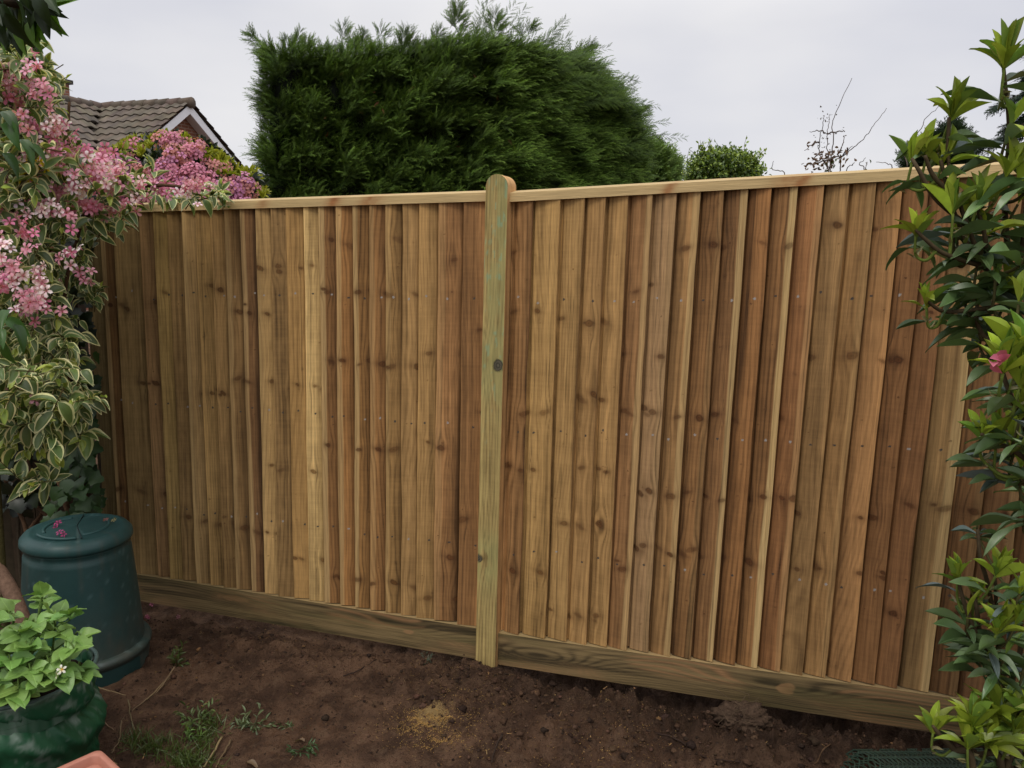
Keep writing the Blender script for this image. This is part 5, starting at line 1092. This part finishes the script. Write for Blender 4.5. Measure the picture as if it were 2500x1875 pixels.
def twig(pts, r, col, label, fork=()):
    m = MB(); w = bez([GG(x, y, l) for x, y, l in pts], 6); w = w+rng.normal(0, .0012, w.shape); m.tube(w, np.linspace(r, r*.6, len(w)), 6, jit(col, .15)*.6)
    for f_ in fork: w0 = w; w = np.array([GG(x, y, l) for x, y, l in f_]); w[0] = w0[np.linalg.norm(w0-w[0], axis=1).argmin()]; w = bez(w, 6); m.tube(w, np.linspace(r*.7, r*.4, len(w)), 5, jit(col, .15)*.6)
    tag(m.build('twig', M_TWIG, None), label, 'twig', 'twigs lying on the soil')
TW = lin(140, 118, 86)
twig([(195, 1494, .03), (230, 1506, .03), (272, 1512, .02)], .0035, TW*1.15, 'pale twig lying from the planter bag rim across the foot of the compost bin')
twig([(378, 1455, .03), (345, 1490, .012), (300, 1528, .008), (262, 1560, .006)], .004, TW*.9, 'long grey brown twig leaning up beside the weed by the bin')
twig([(318, 1514, .014), (350, 1487, .014), (368, 1474, .014)], .003, TW, 'short twig lying against the long grey brown one, nearest the bin')
twig([(278, 1515, .012), (282, 1550, .008), (300, 1600, .006), (305, 1620, .006)], .003, TW, 'thin twig pointing down the picture, left of the grass tuft')
twig([(262, 1560, .008), (258, 1600, .006), (240, 1630, .006)], .004, TW*1.05, 'short knobbly twig just right of the planter bag')
twig([(480, 1598, .012), (462, 1630, .012), (440, 1662, .01)], .0045, TW*1.2, 'pale cut stem at the bottom edge below the wilted weed, left of a darker one')
twig([(500, 1604, .012), (482, 1636, .012), (466, 1664, .01)], .0045, TW*.8, 'dark cut stem at the bottom edge, right of a paler one')
twig([(900, 1675, .012), (835, 1702, .010), (800, 1725, .008)][0:0] or [(742, 1465, .008), (775, 1452, .012), (812, 1436, .008)], .0032, lin(60, 46, 36), 'dark curved twig on the bare soil left of the sawdust')
twig([(1085, 1590, .01), (1070, 1622, .01), (1062, 1655, .008)], .004, lin(70, 54, 44), 'dark stick near the bottom edge, right of the sawdust patch')
twig([(1760, 1655, .01), (1790, 1618, .015), (1850, 1606, .018), (1910, 1603, .012)], .0028, lin(110, 84, 58), 'thin brown root arching over the soil left of the wire netting')
twig([(1395, 1580, .01), (1460, 1602, .012), (1520, 1640, .012), (1600, 1652, .008)], .0035, lin(66, 50, 40), 'dark root trailing over the soil below the earth clod')
twig([(205, 1545, .01), (225, 1565, .012), (245, 1580, .008)], .003, TW*1.1, 'small pale twig against the right side of the planter bag')
def weed(x, y, n, L, w, col, label, name='weed', up=.7, spread=1.0, g=None):
    r = thing(name, label, 'weed', g); f, s = Foliage(), MB(); b = GG(x, y)
    for k in range(n):
        d = unit(np.array([rng.normal(0, spread), rng.normal(0, spread*.7), up*rng.uniform(.4, 1.3)])); l = L*rng.uniform(.6, 1.2); e = b+rv(.012)*np.array([1, 1, 0])
        s.tube([e, e+d*l*.4, e+d*l*.75-UP*.01], [.0016, .0012, .0008], 4, jit(col*.7, .2))
        for q in np.linspace(.25, .8, 5): kk = rng.randint(2); a = perp(d); f.add(kk, S_LEAF[kk], e+d*l*q, unit(d*.7+a*.8+rv(.15)), unit(UP+rv(.3)), w*rng.uniform(.7, 1.2)*2.2, w*.55, jit(col, .25))
    s.build('stem', M_LEAF, r); f.build('foliage', M_LEAF, r)
weed(385, 1432, 7, .09, .016, lin(96, 112, 50)*.55, 'upright weed growing beside the foot of the compost bin', up=1.2, spread=.5)
weed(420, 1556, 12, .10, .016, lin(104, 124, 66)*.6, 'sprawling pale green weed between the planter bag and the sawdust', up=.4)
weed(545, 1568, 14, .08, .015, lin(112, 126, 84)*.6, 'wilted grey green weed on top of the two cut stems', up=.3)
weed(640, 1575, 6, .07, .012, lin(98, 116, 70)*.6, 'small flat weed right of the wilted one', up=.25)
weed(655, 1620, 6, .06, .013, lin(74, 104, 56)*.6, 'small dark green weed near the bottom edge, below the flat one', up=.3)
weed(412, 1598, 8, .06, .011, lin(104, 140, 50)*.6, 'bright green seedling within the grass tuft', up=.8)
weed(925, 1428, 5, .05, .008, lin(110, 122, 96)*.5, 'tiny pale weed under the gravel board left of the post', up=.5)
def grass():
    f = Foliage(); bl = leaf_tpl(lambda y: .5*(1-y)**.6+.02, nl=4, xs=(-1, 1), bend=.5, fold=0, mtip=2)
    for (x, y, n, sx, sy) in [(330, 1615, 240, 45, 22), (400, 1640, 220, 40, 18), (440, 1600, 160, 24, 28), (460, 1570, 80, 22, 16), (290, 1600, 70, 20, 20), (420, 1655, 120, 40, 10)]:
        for _ in range(n): p = GG(x+rng.normal(0, sx*.6), y+rng.normal(0, sy*.6)); L = rng.uniform(.025, .065); f.add(0, bl, p, unit(np.array([rng.normal(0, .6), rng.normal(0, .5), .8])), unit(rv()+np.array([0, 0, .2])), L, .003, jit(lin(92, 112, 48)*.55, .3))
    tag(f.build('grass', M_LEAF, None), kind='stuff')
grass()
for (x, y, c, s, lb) in [(328, 1305, (196, 110, 140), .024, 'pink fallen blossom on the soil right of the bin, nearest the fence'), (318, 1335, (186, 100, 128), .018, 'pink fallen blossom on the soil tight against the bin side'), (385, 1336, (170, 112, 118), .018, 'faded fallen blossom on the soil, farthest right of those by the bin'), (316, 1365, (170, 96, 112), .018, 'dull pink fallen blossom low against the bin side'), (196, 1630, (206, 70, 140), .022, 'bright pink fallen blossom beside the planter bag')]:
    blossom(GG(x, y, .008), (rng.normal(0, .4), -.5, .7), s, lin(*c)*.75, lb)
def dry_leaf(x, y, L, col, label):
    f = Foliage(); a = rng.rand()*6.28; f.add(0, W_LEAF[2], GG(x, y, .012), (math.cos(a), math.sin(a), .15), UP+rv(.2), L, L*.45, col, col); tag(f.build('dry_leaf', M_LEAF, None), label, 'leaf')
dry_leaf(658, 1608, .05, lin(150, 128, 104)*.6, 'single pale dry leaf lying upright on the soil below the flat weed')
dry_leaf(500, 1665, .05, lin(130, 112, 88)*.6, 'curled dry leaf at the bottom edge beside the cut stems')
dry_leaf(530, 1655, .06, lin(140, 118, 90)*.6, 'broad dry leaf at the bottom edge, right of the curled one')
dry_leaf(442, 1300, .04, lin(140, 100, 66)*.6, 'brown dry leaf on the soil below the left gravel board')
def stake():
    m = MB(); a, b = P(-40, 1180, 2.95), P(45, 1330, 2.85); d = b-a; b2 = np.array([b[0]+.12, b[1]-.1, -.12]); m.tube(bez([a-d*.3, a, b, b2], 6), .029, 14, lin(146, 116, 96)*.55); o = m.build('log', M_BARK, None); tag(o, 'pale pinkish log leaning at the left edge, behind the potato plant', 'log')
stake()
